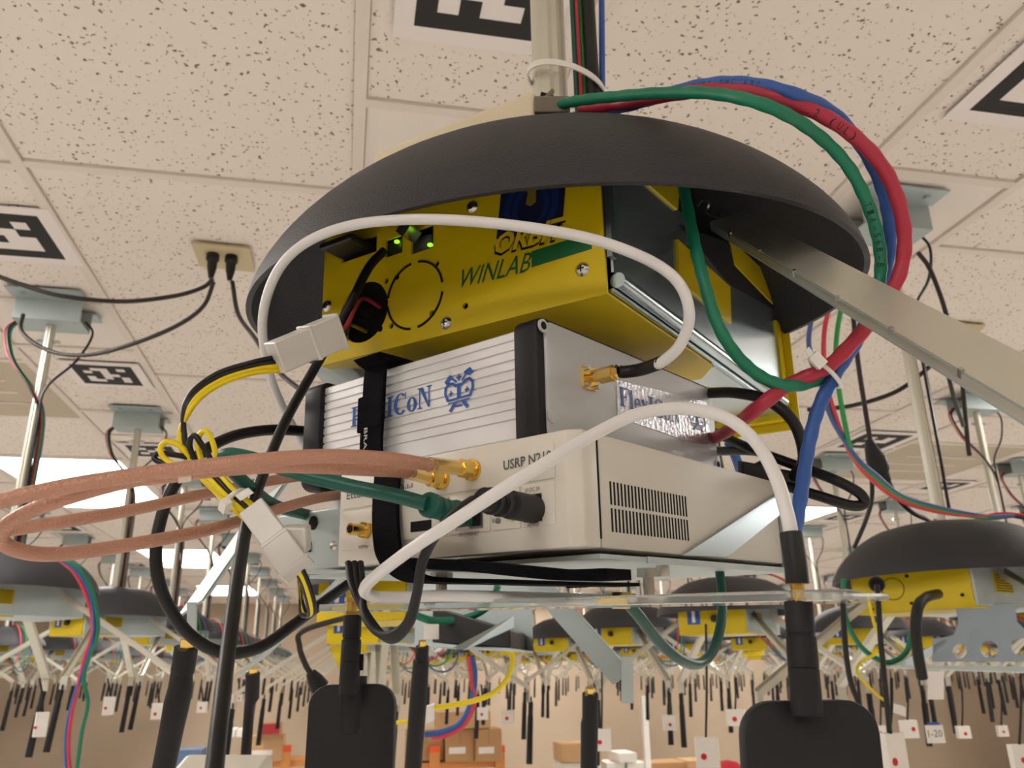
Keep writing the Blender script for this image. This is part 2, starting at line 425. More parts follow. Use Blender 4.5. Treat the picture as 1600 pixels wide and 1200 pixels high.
# ================================================================== HANGING NODES (background)
MY = rotm(44.4, 0, 0)                                # boxes stand at 45 degrees to the ceiling grid
RD = 0.235
def dome_prof(R=RD, hd=0.110, n=1.5, rt=0.10, th=0.005):
    out = [(rt+(R-rt)*(1-s**n)**(1/n), hd*s) for s in [i/14 for i in range(15)]]
    out += [(rt*0.75, hd*1.04), (rt*0.4, hd*1.06), (0.012, hd*1.065)]
    inn = [(max(r-th, 0.012), max(z-th*0.8, 0)) for r, z in out]
    return out+inn[::-1]
def channel(b, p, q, wv, fl, th=0.002):              # U-channel strut from p to q; wv width dir (half), fl flange vector
    p, q, wv, fl = map(Vector, (p, q, wv, fl)); d = (q-p); n = wv.cross(d).normalized()*th
    b.obox((p+q)/2, d/2, wv, n/2)
    for s_ in (-1, 1): b.obox((p+q)/2+wv*s_+fl/2, d/2, wv.normalized()*th/2, fl/2)
    return b
def bracket_mesh():
    b = MB(); z = 0
    b.box((-0.10, -0.115, -0.004), (0.10, -0.05, 0)); b.box((-0.10, 0.05, -0.004), (0.10, 0.115, 0))
    b.box((-0.09, -0.05, -0.065), (0.09, -0.046, 0)); b.box((-0.09, 0.046, -0.065), (0.09, 0.05, 0)); b.box((-0.09, -0.05, -0.069), (0.09, 0.05, -0.065))
    for x in (-0.06, 0.06):
        for y in (-0.085, 0.085): b.cyl((x, y, -0.004), (x, y, -0.010), 0.008, 10)
    return b.mesh('bracket')
PROF_POLE = []
def pole_mesh(z0, z1, r):
    sec = []
    for i in range(24):
        a = 2*math.pi*i/24; rr = r*(0.86 if i % 6 == 0 else 1.0); sec.append((rr*math.cos(a), rr*math.sin(a)))
    b = MB(); b.prism([(x, y, 0) for x, y in sec], (0, 0, z0), (0, 0, z1)); return b.mesh('pole', smooth=True, angle=25)
def arm_parts(d, b_arm, b_ant, r0=0.13, z0=0.0, r1=0.46, z1=-0.215, L_ant=0.19):
    d = Vector((d[0], d[1], 0)); s_ = Vector((-d.y, d.x, 0))
    p = d*r0+Vector((0, 0, z0)); q = d*r1+Vector((0, 0, z1)); up_ = (q-p).cross(s_).normalized()
    channel(b_arm, p, q, s_*0.011, up_*0.012)
    b_arm.obox(q+Vector((0, 0, -0.015)), s_*0.011, d*0.0012, (0, 0, 0.022))
    a = q+d*0.006+Vector((0, 0, -0.03))
    return a
NODE_COLL = []
def make_node():
    """node root sits at the dome rim centre; bracket above at the ceiling"""
    ZR = 0.215
    t = thing('hanging_node', 'dark domed radio node', 'radio node', Matrix.Translation((0, 0, CAMZ+ZR)))
    zc = H-ZR-0.0045
    o = link('ceiling_bracket', bracket_mesh(), M_galv_dull, t); o.location = (0, 0, zc)
    link('pole', pole_mesh(0.05, zc-0.066, 0.0135), M_strut, t)
    MB().tube([(-0.03, 0, zc-0.12), (0.03, 0, zc-0.12)], 0.006, 8).build('cross_bolt', M_steel, t)
    MB().lathe(dome_prof(), 40, closed=True).build('dome_cover', M_dome, t, smooth=True, angle=50)
    E4 = MY.to_4x4()
    W_, D_ = 0.22, 0.34; x0, y0, zb, zt = -W_/2, -D_/2, -0.066, 0.03
    body = MB().box((x0, y0+0.004, zb+0.002), (-x0, -y0, zt)).build('chassis', M_galv_dull, t, bevel=0.002, bseg=1); body.matrix_local = E4
    fp = MB().box((x0, y0, zb), (-x0-0.004, y0+0.004, zt)); fp.box((x0, y0+0.004, zb-0.001), (-x0-0.004, y0+0.16, zb+0.0015))
    front = fp.build('front_panel', M_yellow, body)
    e = MB(); e.box((x0+0.03, y0-0.001, zb+0.03), (x0+0.072, y0, zb+0.078)); e.build('emblem', M_midblue, front)
    e = MB(); e.box((x0+0.046, y0-0.0018, zb+0.036), (x0+0.056, y0-0.001, zb+0.074)); e.build('emblem_mark', M_tag, front)
    for s_ in (1, -1):
        vp = MB().box((-s_*x0-0.001, y0+0.08, zb+0.028), (-s_*x0+0.0015, y0+0.15, zb+0.064)).build('vent_panel', M_yellow, body)
        vb = MB()
        for i in range(7): vb.box((-s_*x0+min(0, s_*0.0025), y0+0.083, zb+0.031+0.0048*i), (-s_*x0+max(0, s_*0.0025), y0+0.147, zb+0.0325+0.0048*i))
        vb.build('vent_slots', M_hole, vp)
    cv = MB().cyl((x0+0.12, y0-0.012, zb+0.045), (x0+0.12, y0, zb+0.045), 0.011, 14).build('power_plug', M_black, front)
    for d in ((1, 0), (-1, 0), (0, 1), (0, -1)):
        b = MB(); a = arm_parts(d, b, None); arm = b.build('support_arm', M_strut, t)
        L_ = random.choice((0.13, 0.17, 0.19)); sw = Vector((random.uniform(-.015, .015), random.uniform(-.015, .015), 0))
        MB().tube([a+Vector((0, 0, 0.01)), a+Vector((0, 0, -0.005)), a+sw*0.1+Vector((0, 0, -0.006)), a+sw*0.3+Vector((0, 0, -0.045)), a+sw*0.35+Vector((0, 0, -0.05)), a+sw+Vector((0, 0, -L_))],
                  [0.003, 0.003, 0.008, 0.008, 0.0095, 0.0105], 10).build('antenna', M_softblack, arm, smooth=True)
    # wires looped from the bracket to the pole and down
    zt_ = zc-0.05
    for i, (m, sx) in enumerate(((M_bwire, 1), (M_bwire, -1), (M_bred, -1.08), (M_bgreen, -0.95), (M_bblue, -1.0))):
        dy = 0.004*i
        pts = [(0.09*sx, dy, zt_), (0.115*sx, dy, zt_-0.04), (0.085*sx, -0.01+dy, zt_-0.13), (0.022*(1 if sx > 0 else -1)+0.003*i, -0.02+dy, zt_-0.22), (0.018+0.003*i, -0.018+dy, zt_-0.32), (0.02+0.003*i, -0.012+dy, 0.22), (0.018+0.004*i, -0.01+dy, 0.095)]
        MB().tube(cr(pts, 5), 0.0036 if i < 2 else 0.0026, 6, caps=False).build('wire', m, t, smooth=True)
    for i, m in enumerate((M_bred, M_bgreen, M_bblue)):
        a_ = rad(-50+8*i)
        c_, s2 = math.cos(a_), math.sin(a_)
        pts = [(0.02*c_, 0.02*s2, 0.105), (0.12*c_, 0.12*s2, 0.125), (0.21*c_, 0.21*s2, 0.08), (0.255*c_, 0.255*s2, -0.01), (0.24*c_, 0.24*s2, -0.09-0.02*i), (0.17*c_, 0.17*s2, -0.12-0.015*i), (0.08*c_, 0.1*s2, -0.07)]
        MB().tube(cr(pts, 6), 0.003, 6, caps=False).build('network_cable', m, t, smooth=True)
    return t
spots = []
base = {-1: 2.30, 0: 1.60, 1: 1.45, 2: 2.63}
step = {-1: 1.05, 0: 1.05, 1: 1.0, 2: 1.0}
for k in range(-7, 10):
    y = base.get(k, 2.45 if k < 0 else 2.55); 
    while y*H < Y1-0.8:
        x = xk(k) if k != -1 else -0.845*H
        if k == 1: x = 1.18*H
        a, b, z = proj(Vector((x, y*H, CAMZ+0.2)))
        if z > 1.2 and -220 < a < 1830: spots.append((k, round(y, 2), x, y*H, z, a))
        y += step.get(k, 1.04)
node = make_node()
special = {(-1, 2.3): 'large dark domed radio node at the left edge, grey side with yellow vent',
           (-1, 3.35): 'dark domed radio node just behind the big one at the left edge',
           (0, 1.6): 'domed radio node hidden directly behind the nearest unit, black box on its tray',
           (1, 1.45): 'big domed radio node at the right edge with orange yellow front',
           (1, 2.45): 'domed radio node behind the green cable loop, blue emblem on yellow front',
           (1, 3.45): 'domed radio node with blue emblem left of the green cable loop',
           (2, 2.63): 'domed radio node directly behind the big one at the right edge',
           (2, 3.63): 'domed radio node right of the large right antenna', (2, 4.63): 'domed radio node just left of the large right antenna, lower row',
           (-1, 4.4): 'third domed radio node back in the left column', (0, 2.65): 'domed radio node behind the centre paddle antenna',
           (1, 4.45): 'small domed radio node left of the white arm, third in its row'}
first = True
NODES = {}; ROWS = {}
for k, y_, x, yy, z, a in sorted(spots, key=lambda s_: s_[4]):
    n_ = node if first else copy_tree(node); first = False
    dz = {-1: 0.0, 0: -0.06, 1: -0.05}.get(k, -0.02 if k < 0 else -0.05)
    n_.location = (x, yy, CAMZ+0.215+dz); NODES[(k, y_)] = n_
    for ch in n_.children:
        kind = ch.name.split('.')[0]
        if kind in ('ceiling_bracket', 'pole', 'wire', 'cross_bolt'): ch.location.z = (0.7785 if False else ch.location.z*0+(H-0.215-0.0045 if kind == 'ceiling_bracket' else 0.0))-dz
    col = 'the column of the nearest pole' if k == 0 else '%s column %s of the nearest pole' % (ORD[abs(k)-1], 'right' if k > 0 else 'left')
    ROWS[k] = ROWS.get(k, 0)+1
    n_['label'] = special.get((k, y_), 'distant domed radio node, %s back in %s' % (ORD[ROWS[k]-1], col)); n_['group'] = 'hanging radio nodes'
    n_['category'] = 'radio node'
for (k, y_), n_ in NODES.items():
    if (k, y_) in ((0, 1.6), (-1, 2.3), (-1, 3.35)):
        for ch in list(n_.children):
            if ch.name.startswith('network_cable') or (k == 0 and ch.name.startswith('support_arm')):
                for g in list(ch.children): bpy.data.objects.remove(g)
                bpy.data.objects.remove(ch)
    if (k, y_) == (1, 1.45):
        for ch in list(n_.children):
            if ch.name.startswith('chassis'):
                ch.matrix_local = rotm(66, 0, 0).to_4x4() @ Matrix.Diagonal((1.12, 1, 1, 1))
                for g in list(ch.children):
                    if g.name.startswith('front_panel'):
                        for e in list(g.children):
                            if e.name.startswith('emblem') or e.name.startswith('power_plug'): bpy.data.objects.remove(e)
                        b = MB(); b.tube([(-0.03+0.021*math.cos(rad(a)), -0.1705, -0.022+0.021*math.sin(rad(a))) for a in range(0, 361, 15)], 0.0007, 5); b.build('knockout_ring', M_hole, g)
                        for sx, sz in ((0.0, -0.052), (0.09, -0.044), (-0.075, -0.058), (0.0, 0.0)): MB().cyl((sx, -0.172, sz), (sx, -0.170, sz), 0.003, 12).build('screw', M_hole, g)
#@@NODES_END

# ================================================================== NEAREST UNIT
MU = frame(rotm(51.29, 2.83, 2.07), CAM+Vector((-0.00504, 0.45368, 0.05430)))      # software radio
MO = frame(rotm(44.38, 3.0, 1.5), CAM+Vector((-0.025, 0.531, 0.1986)))             # yellow computer box
MD = frame(rotm(0, 5.9, -3.9), CAM+Vector((0.1534, 0.5811, 0.2666)))               # dome
UW, UD, UH = 0.16, 0.2132, 0.0509
FX, FY, FZ = -0.0777, 0.0291, UH+0.0008
FL, FD, FH = 0.1964, 0.1948, 0.0706
OW, OD, OH = 0.22, 0.355, 0.098

# --- dome
d_ = MB().lathe(dome_prof(0.236, 0.110, 1.5, 0.10, 0.004), 96, closed=True).build('dome_cover', M_dome, None, smooth=True, angle=50)
d_.matrix_world = MD; tag(d_, 'large dark grey textured dome cover over the nearest unit', 'dome cover')
# --- pole
PX, PY = 0.156, 0.576
t = thing('mounting_pole', 'grooved galvanised metal pole holding the nearest unit from the ceiling', 'pole', Matrix.Translation((PX, PY, CAMZ)))
link('pole_shaft', pole_mesh(0.355, H-0.07, 0.0155), M_strut, t)
o = link('ceiling_bracket', bracket_mesh(), M_galv_dull, t); o.location = (0, 0, H-0.0045)
# --- wires beside the pole
for i, (m, dx, r_, nm) in enumerate(((M_dgreen, 0.021, 0.0026, 'dark green'), (M_red, 0.0235, 0.0018, 'thin red'), (M_bgreen, 0.028, 0.0022, 'light green'), (M_black, 0.0345, 0.0062, 'thick black'), (M_blue, 0.046, 0.0028, 'blue'))):
    zz = [0.36, 0.46, 0.6, 0.8, 0.97]
    pts = [Vector((PX+dx*(0.95 if m is M_blue and z_ < 0.5 else 1)+(0.016*(z_-0.5)/0.4 if m is M_blue and z_ > 0.5 else 0), PY-0.012-0.004*(i % 2), CAMZ+z_)) for z_ in zz]
    cable('pole_cable', pts, r_, m, nm+' cable running up beside the nearest pole', seg=10)
tie = MB(); zt = 0.487
ringp = [Vector((PX+0.0135+0.034*math.cos(a), PY-0.006+0.023*math.sin(a), CAMZ+zt-0.010*math.cos(a))) for a in [2*math.pi*i/40 for i in range(41)]]
tie.ribbon(ringp, [UPV]*41, (0, 0, 0), 0.006)
b = MB()
for i in range(40):
    p, q = ringp[i], ringp[i+1]; c = Vector((PX+0.0135, PY-0.006, CAMZ+zt)); 
    n1 = (p-c); n1.z = 0; n1.normalize(); n2 = (q-c); n2.z = 0; n2.normalize()
    b.add([p, q, q+Vector((0,0,0.006)), p+Vector((0,0,0.006)), p+n1*0.0013, q+n2*0.0013, q+n2*0.0013+Vector((0,0,0.006)), p+n1*0.0013+Vector((0,0,0.006))], [(0,1,2,3),(4,7,6,5),(0,4,5,1),(3,2,6,7)])
tz = b.build('cable_tie', M_tie); tag(tz, 'white cable tie around the nearest pole and its cables', 'cable tie')
e_ = ringp[0]; MB().obox(e_+Vector((0.003, 0, 0.0)), (0.004, 0, 0), (0, 0.004, 0), (0, 0, 0.005)).build('tie_head', M_tie, tz, bevel=0.001)
# --- cream surface box on the dome
t = thing('cream_box', 'cream plastic wedge box lying on top of the nearest dome', 'box')
A, B_, Cc, Dd = at(576, 262, 0.585), at(590, 232, 0.60), at(833, 138, 0.56), at(840, 200, 0.545)
q = [at(578, 280, 0.58), at(586, 238, 0.59), at(834, 139, 0.545), at(841, 215, 0.54)]
off = Vector((0.05, 0.075, 0.012))
MB().prism(q, (0, 0, 0), off).build('box_shell', M_cream, t, bevel=0.003, bseg=3, smooth=True)
MB().obox(at(846, 165, 0.551)+Vector((0.004, 0.008, 0.0)), (0.0045, 0.001, 0), (0.0, 0.01, 0), (0, 0, 0.009)).build('jack_opening', M_hole, t)
pl = thing('network_plug', 'clear network plug with broken latch on the cream box', 'plug')
b = MB(); b.obox(at(862, 167, 0.545), RT*0.012, FW*0.006, UP*0.0055); b.build('plug_body', mat('smoky_plastic', (150, 142, 126), 0.25, trans=0.3), pl, bevel=0.001)
b = MB(); b.obox(at(853, 153, 0.545), (RT*0.6+UP*0.6)*0.008, FW*0.003, (UP-RT)*0.0007); b.build('latch', mat('smoky_plastic', (150, 142, 126)), pl)

# --- yellow computer box
t = thing('computer_box', 'yellow fronted node computer box under the nearest dome', 'computer', MO)
inner = MB()
inner.box((0.0, 0.012, 0.0015), (0.0015, OD, OH)); inner.box((0, OD-0.002, 0.0015), (OW, OD, OH)); inner.box((0, 0.003, OH-0.002), (OW, OD, OH))
inner.build('case_shell', M_galv, t)
MB().box((0.0025, 0.02, 0.003), (OW-0.03, 0.022, OH-0.004)).build('case_interior', M_hole, t)
fp = MB().box((0, 0, 0), (OW-0.003, 0.002, OH)).mesh()
def of(x, y): return onplane(MO, 1, 0, x, y)
cut = MB()
def cutc(x, y, r): p = of(x, y); cut.tube([(p.x, -0.01, p.z), (p.x, 0.01, p.z)], r, 28); return p
hc = cutc(568, 487, 0.0215)
for x, y in ((603, 439), (620, 433), (682, 412), (594, 514), (611, 509), (675, 490), (727, 478)): cutc(x, y, 0.0021)
for (xa, ya, xb, yb) in ((602, 403, 629, 366), (642, 398, 677, 350), (534, 411, 589, 366)):
    p, q = of(xa, ya), of(xb, yb); cut.box((min(p.x, q.x), -0.01, min(p.z, q.z)), (max(p.x, q.x), 0.01, max(p.z, q.z)))
front = link('front_panel', boolean_cut(fp, cut.mesh()), M_yellow, t)
kc = of(648, 461); kr = 0.0225
b = MB()
for a0, a1 in ((8, 82), (98, 172), (188, 262), (278, 352)):
    pts = [(kc.x+kr*math.cos(rad(a)), -0.0003, kc.z+kr*math.sin(rad(a))) for a in [a0+(a1-a0)*i/12 for i in range(13)]]
    b.tube(pts, 0.0008, 6)
b.build('knockout_ring', M_hole, front)
for x, y in ((738, 323), (697, 505), (910, 421), (511, 478)):
    p = of(x, y); s_ = MB().lathe([(0.0001, -0.0022), (0.0025, -0.002), (0.0042, -0.0006), (0.0044, 0.0)], 18)
    s_.v = [(p.x+vx, vz, p.z+vy) for vx, vy, vz in s_.v]; sc = s_.build('screw', M_steel, front, smooth=True)
    c_ = MB(); c_.box((p.x-0.002, -0.0024, p.z-0.0003), (p.x+0.002, -0.0020, p.z+0.0003)); c_.box((p.x-0.0003, -0.0024, p.z-0.002), (p.x+0.0003, -0.0020, p.z+0.002)); c_.build('screw_slot', M_hole, sc)
# bottom sheet, with cut corner
bt = MB(); bt.prism([(0, 0, 0), (OW-0.003, 0, 0), (OW-0.003, 0.165, 0), (OW-0.02, 0.19, 0), (0, 0.19, 0)], (0, 0, -0.0015), (0, 0, 0)); bt.build('bottom_sheet', M_yellow, t)
MB().box((0, 0.17, -0.0005), (OW-0.004, OD, 0.0015)).build('rear_floor', M_galv, t)
# side panel with rolled lip
sd = MB(); sd.box((OW-0.0015, 0.004, 0.012), (OW, OD-0.012, OH)); sd.box((OW-0.012, 0.004, 0.0005), (OW-0.0005, OD-0.012, 0.0025))
side = sd.build('side_panel', M_galv, t)
MB().tube([(OW+0.001, 0.006, 0.0075), (OW+0.001, OD-0.02, 0.0075)], 0.0045, 14).build('rolled_lip', M_galv, side, smooth=True)
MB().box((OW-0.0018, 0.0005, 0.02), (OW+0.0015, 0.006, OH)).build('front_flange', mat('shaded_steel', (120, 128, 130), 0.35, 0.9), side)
def os_(x, y): return onplane(MO, 0, OW+0.001, x, y)
def yz(name, pts, m, th=0.0016, lift=0.0): 
    P = [os_(*p) for p in pts]; P = [Vector((OW+lift, p.y, p.z)) for p in P]
    return MB().prism(P, (0, 0, 0), (th, 0, 0)).build(name, m, side)
w1 = yz('louvre_plate', [(1058, 374), (1140, 448), (1142, 506), (1060, 438)], M_yellow)
yz('rear_strip', [(1140, 373), (1228, 457), (1226, 495), (1148, 414)], M_yellow)
yz('top_patch', [(1012, 288), (1062, 288), (1058, 328)], M_yellow)
yz('side_opening', [(1062, 350), (1140, 380), (1228, 492), (1218, 488), (1146, 448)], M_hole, 0.0006)
rf = MB(); rf.box((OW-0.002, OD-0.014, -0.004), (OW+0.002, OD, OH-0.012)); rf.box((0.12, OD-0.012, -0.006), (OW+0.002, OD, 0.008)); rf.box((OW+0.002, OD-0.002, -0.006), (OW+0.009, OD, OH-0.016)); rf.box((0.12, OD-0.002, -0.014), (OW+0.009, OD, -0.006))
rf.build('rear_frame', M_yellow, t, bevel=0.0006, bseg=1)
# print
def mapf(A, B_, V):
    A, B_, V = Vector(A), Vector(B_), Vector(V)
    return lambda u, v: A+(B_-A)*u+V*v+Vector((0, -0.0003, 0))
a, b_ = of(717, 451), of(827, 424)
text('winlab_lettering', 'WINLAB', a, b_, (0.003, 0, 0.0118), 0.0004, M_greenink, front, (0, -1, 0), shear=0.15)
a, b_, c_ = of(831, 418), of(925, 389), of(831, 393)
flat('green_bar', [rect(0, 0, 1, 1)], mapf(a, b_, c_-a), M_greenink, front)
a, b_, c_ = of(776, 374), of(879, 352), of(783, 303)
mf = mapf(a, b_, c_-a)
emb = flat('emblem', [rect(0, 0, 1, 1.35)], mf, M_navy, front)
mf2 = lambda u, v: mf(u, v)+Vector((0, -0.0003, 0))
flat('emblem_arcs', ring(0.5, 0.55, 0.42, 0.7, 120, 240, 0.1, 0.1, 14)+ring(0.5, 0.55, 0.42, 0.7, -60, 60, 0.1, 0.1, 14)+ring(0.5, 0.55, 0.28, 0.5, 120, 240, 0.08, 0.08, 12)+ring(0.5, 0.55, 0.28, 0.5, -60, 60, 0.08, 0.08, 12), mf2, mat('deep_blue_ink', (24, 44, 96), 0.4), emb)
flat('emblem_mark', [[(0.38, 1.0), (0.62, 1.0), (0.56, 0.85), (0.58, 0.62), (0.5, 0.55), (0.42, 0.62), (0.44, 0.85)]], mf2, mat('olive_ink', (120, 108, 30), 0.5), emb)
a, b_ = of(773, 398), of(884, 370)
text('orbit_shadow', 'ORBIT', a+Vector((-0.001, 0, -0.001)), b_+Vector((-0.001, 0, -0.001)), (0.0025, 0, 0.0122), 0.0008, mat('black_ink', (10, 12, 14), 0.6), front, (0, -1, 0), shear=0.15, bold=0.05)
text('orbit_lettering', 'ORBIT', a, b_, (0.0025, 0, 0.0118), 0.0012, mat('yellow_ink', (206, 180, 12), 0.5), front, (0, -1, 0), shear=0.15, bold=0.035)
# ports
p, q = of(530, 412), of(589, 364)
vg = MB(); vg.box((p.x, -0.02, p.z+0.003), (q.x-0.004, 0.004, q.z-0.006)); vg.build('display_plug', M_black, front, bevel=0.002)
for (x, y, xx) in ((612, 385, 0.006), (655, 378, 0.008)):
    p = of(x, y); j = MB(); j.box((p.x-xx, 0.003, p.z-0.007), (p.x+xx, 0.012, p.z+0.005)); j.build('network_jack', mat('steel_jack', (90, 92, 90), 0.4, 0.8), front)
for x, y in ((619, 377), (671, 382)):
    p = of(x, y); MB().box((p.x-0.0013, -0.0005, p.z-0.0008), (p.x+0.0013, 0.002, p.z+0.0008)).build('port_light', M_led, front)
p = of(648, 372); MB().obox((p.x, -0.006, p.z+0.002), (0.003, 0, 0.003), (0, 0.006, 0), (-0.003, 0, 0.003)).build('network_plug', M_steel, front)
# fittings at the arm's root
b = MB(); A = MO @ Vector((OW, 0.10, 0.07))
def wire_hook(off):
    return cr([at(1090+off, 322, 0.60), at(1098+off, 312, 0.60), at(1108+off, 318, 0.60), at(1104+off, 332, 0.60), at(1122+off, 338, 0.59), at(1128+off, 334, 0.585)], 5)
b.tube(wire_hook(0), 0.0012, 6); b.build('spring_clip', M_steel, None); tag(bpy.data.objects['spring_clip'], 'bent bright wire clip at the root of the long arm', 'clip')

# --- support arms of the nearest unit
def hero_arm(pts, wv, fl, label, m=M_strut):
    p, q = pts; b = MB(); channel(b, p, q, wv, fl, 0.0016)
    return tag(b.build('support_arm', m), label, 'support arm')
p, q = at(1136, 340, 0.600), at(1680, 640, 0.285)
d = (q-p).normalized(); wv = d.cross(FW).normalized()
if wv.dot(UP) < 0: wv = -wv
fl = wv.cross(d).normalized()
if fl.dot(FW) < 0: fl = -fl
arm = hero_arm((p, q), wv*0.0125, fl*0.005, 'long galvanised arm reaching from the nearest dome out to the right edge')
bl = MB()
for i in range(6):
    c = p+(q-p)*(0.12+0.15*i)-wv*0.0129; bl.obox(c, d*0.0012, fl*0.002, wv*0.0009)
bl.build('dimples', M_steel, arm)
MB().obox((p+q)/2-wv*0.0129+fl*0.003, (q-p)/2, fl*0.003, wv*0.0004).build('bottom_lip', M_galv_dull, arm)
p, q = at(425, 770, 0.60), at(297, 952, 0.535)
arm = hero_arm((p, q), RT*0.0085+UP*0.006, FW*0.012, 'pale metal arm going down left behind the copper cables', M_galv_dull)
MB().obox(at(300, 975, 0.535), UP*0.014, RT*0.003, FW*0.001).build('arm_end_tab', M_galv_dull, arm)
p, q = at(820, 890, 0.92), at(972, 1060, 0.84)
arm = hero_arm((p, q), RT*0.0085+UP*0.0065, FW*0.012, 'pale metal arm going down right below the metal tray', M_galv_dull)
MB().obox(at(980, 1062, 0.84), UP*0.024, RT*0.006, FW*0.001).build('arm_end_tab', M_galv_dull, arm)
p, q = at(570, 870, 0.70), at(395, 1040, 0.80)
hero_arm((p, q), RT*0.016+UP*0.012, FW*0.012, 'dull metal arm behind the thick black cable loop', M_galv_dull)

# --- software radio (ivory box)
t = thing('software_radio', 'ivory software radio box strapped below the aluminium box', 'radio', MU)
sh = MB(); sh.box((0.001, 0.016, 0.0), (UW, UD, UH)); case = sh.build('case', M_usrp, t, bevel=0.0015, smooth=True)
bz = MB(); bz.prism([(0.0, 0.0, 0.0), (UW-0.006, 0.0, 0.0), (UW, 0.004, 0), (UW, 0.0155, 0), (0, 0.0155, 0)], (0, 0, 0), (0, 0, UH)); bez = bz.build('front_bezel', M_usrpf, t, bevel=0.0012, smooth=True)
def uf(x, y): return onplane(MU, 1, 0, x, y)
def us(x, y): return onplane(MU, 0, UW, x, y)
def raised(x0, x1, z0, z1, m=M_usrpf, y=-0.0008, name='panel_field'):
    return MB().box((x0, y, z0), (x1, 0.001, z1)).build(name, m, bez, bevel=0.0006, bseg=2, smooth=True)
def ux(x, y): p = uf(x, y); return p.x, p.z
xl, zb = ux(540, 872); xm, zm = ux(580, 795); xr, zt2 = ux(880, 700)
h1 = ux(545, 799)[1]; h2 = ux(700, 770)[1]
f1 = raised(0.004, 0.040, 0.008, h1); f2 = raised(0.004, UW-0.012, h1+0.0012, UH-0.005)
vx = [0.0412, ux(703, 800)[0], ux(768, 800)[0], ux(815, 795)[0], UW-0.012]
for a, c in zip(vx, vx[1:]): raised(a+0.0004, c-0.0004, 0.010, h1)
def usma(name, x, y, label=None):
    p = uf(x, y); g = MB(); hx = [0.0045*1.0]*2
    g.tube([(p.x, 0.0, p.z), (p.x, -0.0018, p.z)], 0.0046, 6); g.tube([(p.x, -0.0018, p.z), (p.x, -0.0022, p.z), (p.x, -0.0042, p.z), (p.x, -0.0044, p.z)], [0.0028, 0.0046, 0.0046, 0.003], 6)
    g.tube([(p.x, -0.004, p.z), (p.x, -0.0125, p.z)], 0.0031, 16)
    o = g.build(name, M_gold, bez, smooth=True, angle=30)
    MB().cyl((p.x, -0.0127, p.z), (p.x, -0.0124, p.z), 0.0021, 14).build('connector_bore', M_hole, o); return p
usma('antenna_connector', 576, 829)
p, q = ux(644, 832), ux(676, 812); MB().box((p[0], -0.0012, p[1]), (q[0], 0.001, q[1])).build('serial_slot', M_hole, bez)
p, q = ux(714, 830), ux(757, 794); bb = MB().box((p[0], -0.0014, p[1]), (q[0], 0.001, q[1])).build('network_jack', M_steel, bez)
MB().box((p[0]+0.0015, -0.0016, p[1]+0.0015), (q[0]-0.0015, -0.0012, q[1]-0.001)).build('jack_opening', M_hole, bez)
for x, y, m in ((781, 790, M_led_off), (781, 802, M_led_off), (781, 814, M_led_off), (803, 811, M_ledg), (803, 799, M_led_off)):
    p = uf(x, y); MB().cyl((p.x, -0.0018, p.z), (p.x, 0.0, p.z), 0.0013, 12).build('status_light', m, bez)
p, q = ux(822, 817), ux(848, 771); MB().box((p[0], -0.0015, p[1]), (q[0], 0.001, q[1])).build('power_socket', M_black, bez)
def utext(name, s, x0, y0, x1, y1, hh, m=M_grey_ink, **k):
    a, b = uf(x0, y0), uf(x1, y1); a.y = b.y = 0
    return text(name, s, a, b, (0, 0, hh), 0.0011, m, bez, (0, -1, 0), **k)
utext('model_lettering', 'USRP N210', 789, 735, 864, 718, 0.0042, bold=0.02)
utext('maker_lettering', 'Ettus Research', 544, 781, 632, 765, 0.0042, bold=0.01)
utext('port_lettering', 'REF IN', 563, 858, 577, 857, 0.0016)
utext('port_lettering', 'GB ETHERNET', 719, 839, 751, 836, 0.0018)
utext('port_lettering', 'POWER', 827, 826, 845, 823, 0.0019)
utext('port_lettering', '6V DC 3A', 823, 770, 846, 766, 0.0018)
for s_, x, y in (('A', 772, 792), ('C', 772, 805), ('E', 772, 817), ('D', 795, 802), ('F', 795, 814)): utext('light_lettering', s_, x, y, x+3.5, y-0.3, 0.0017)
lg = MB()
for i in range(9):
    p = uf(620+i*3.2, 768-i*0.7); lg.box((p.x, -0.0012, p.z), (p.x+0.0004, -0.001, p.z+(0.001 if i % 2 else 0.0022)))
lg.build('signal_mark', M_grey_ink, bez)
# vents in the side: two rows of slots
b = MB(); A, Bq, Cq, Dq = us(956, 831), us(1079, 844), us(956, 752), us(1075, 769)
n_ = 24
ya, yb, za, zb_ = A.y, Bq.y, A.z, Cq.z
slot = MB().box((UW-0.0008, 0, 0), (UW+0.0002, (yb-ya)/n_*0.42, (zb_-za)*0.46)).mesh('slot')
for r in range(2):
    for i in range(n_):
        o = link('vent_slot', slot, None, case); o.location = (0, ya+(yb-ya)*i/n_, za+(zb_-za)*0.53*r)
slot.materials.append(M_hole)
MB().box((UW-0.004, 0.0150, 0.004), (UW+0.0001, 0.0160, UH-0.003)).build('bezel_seam', M_hole, case)

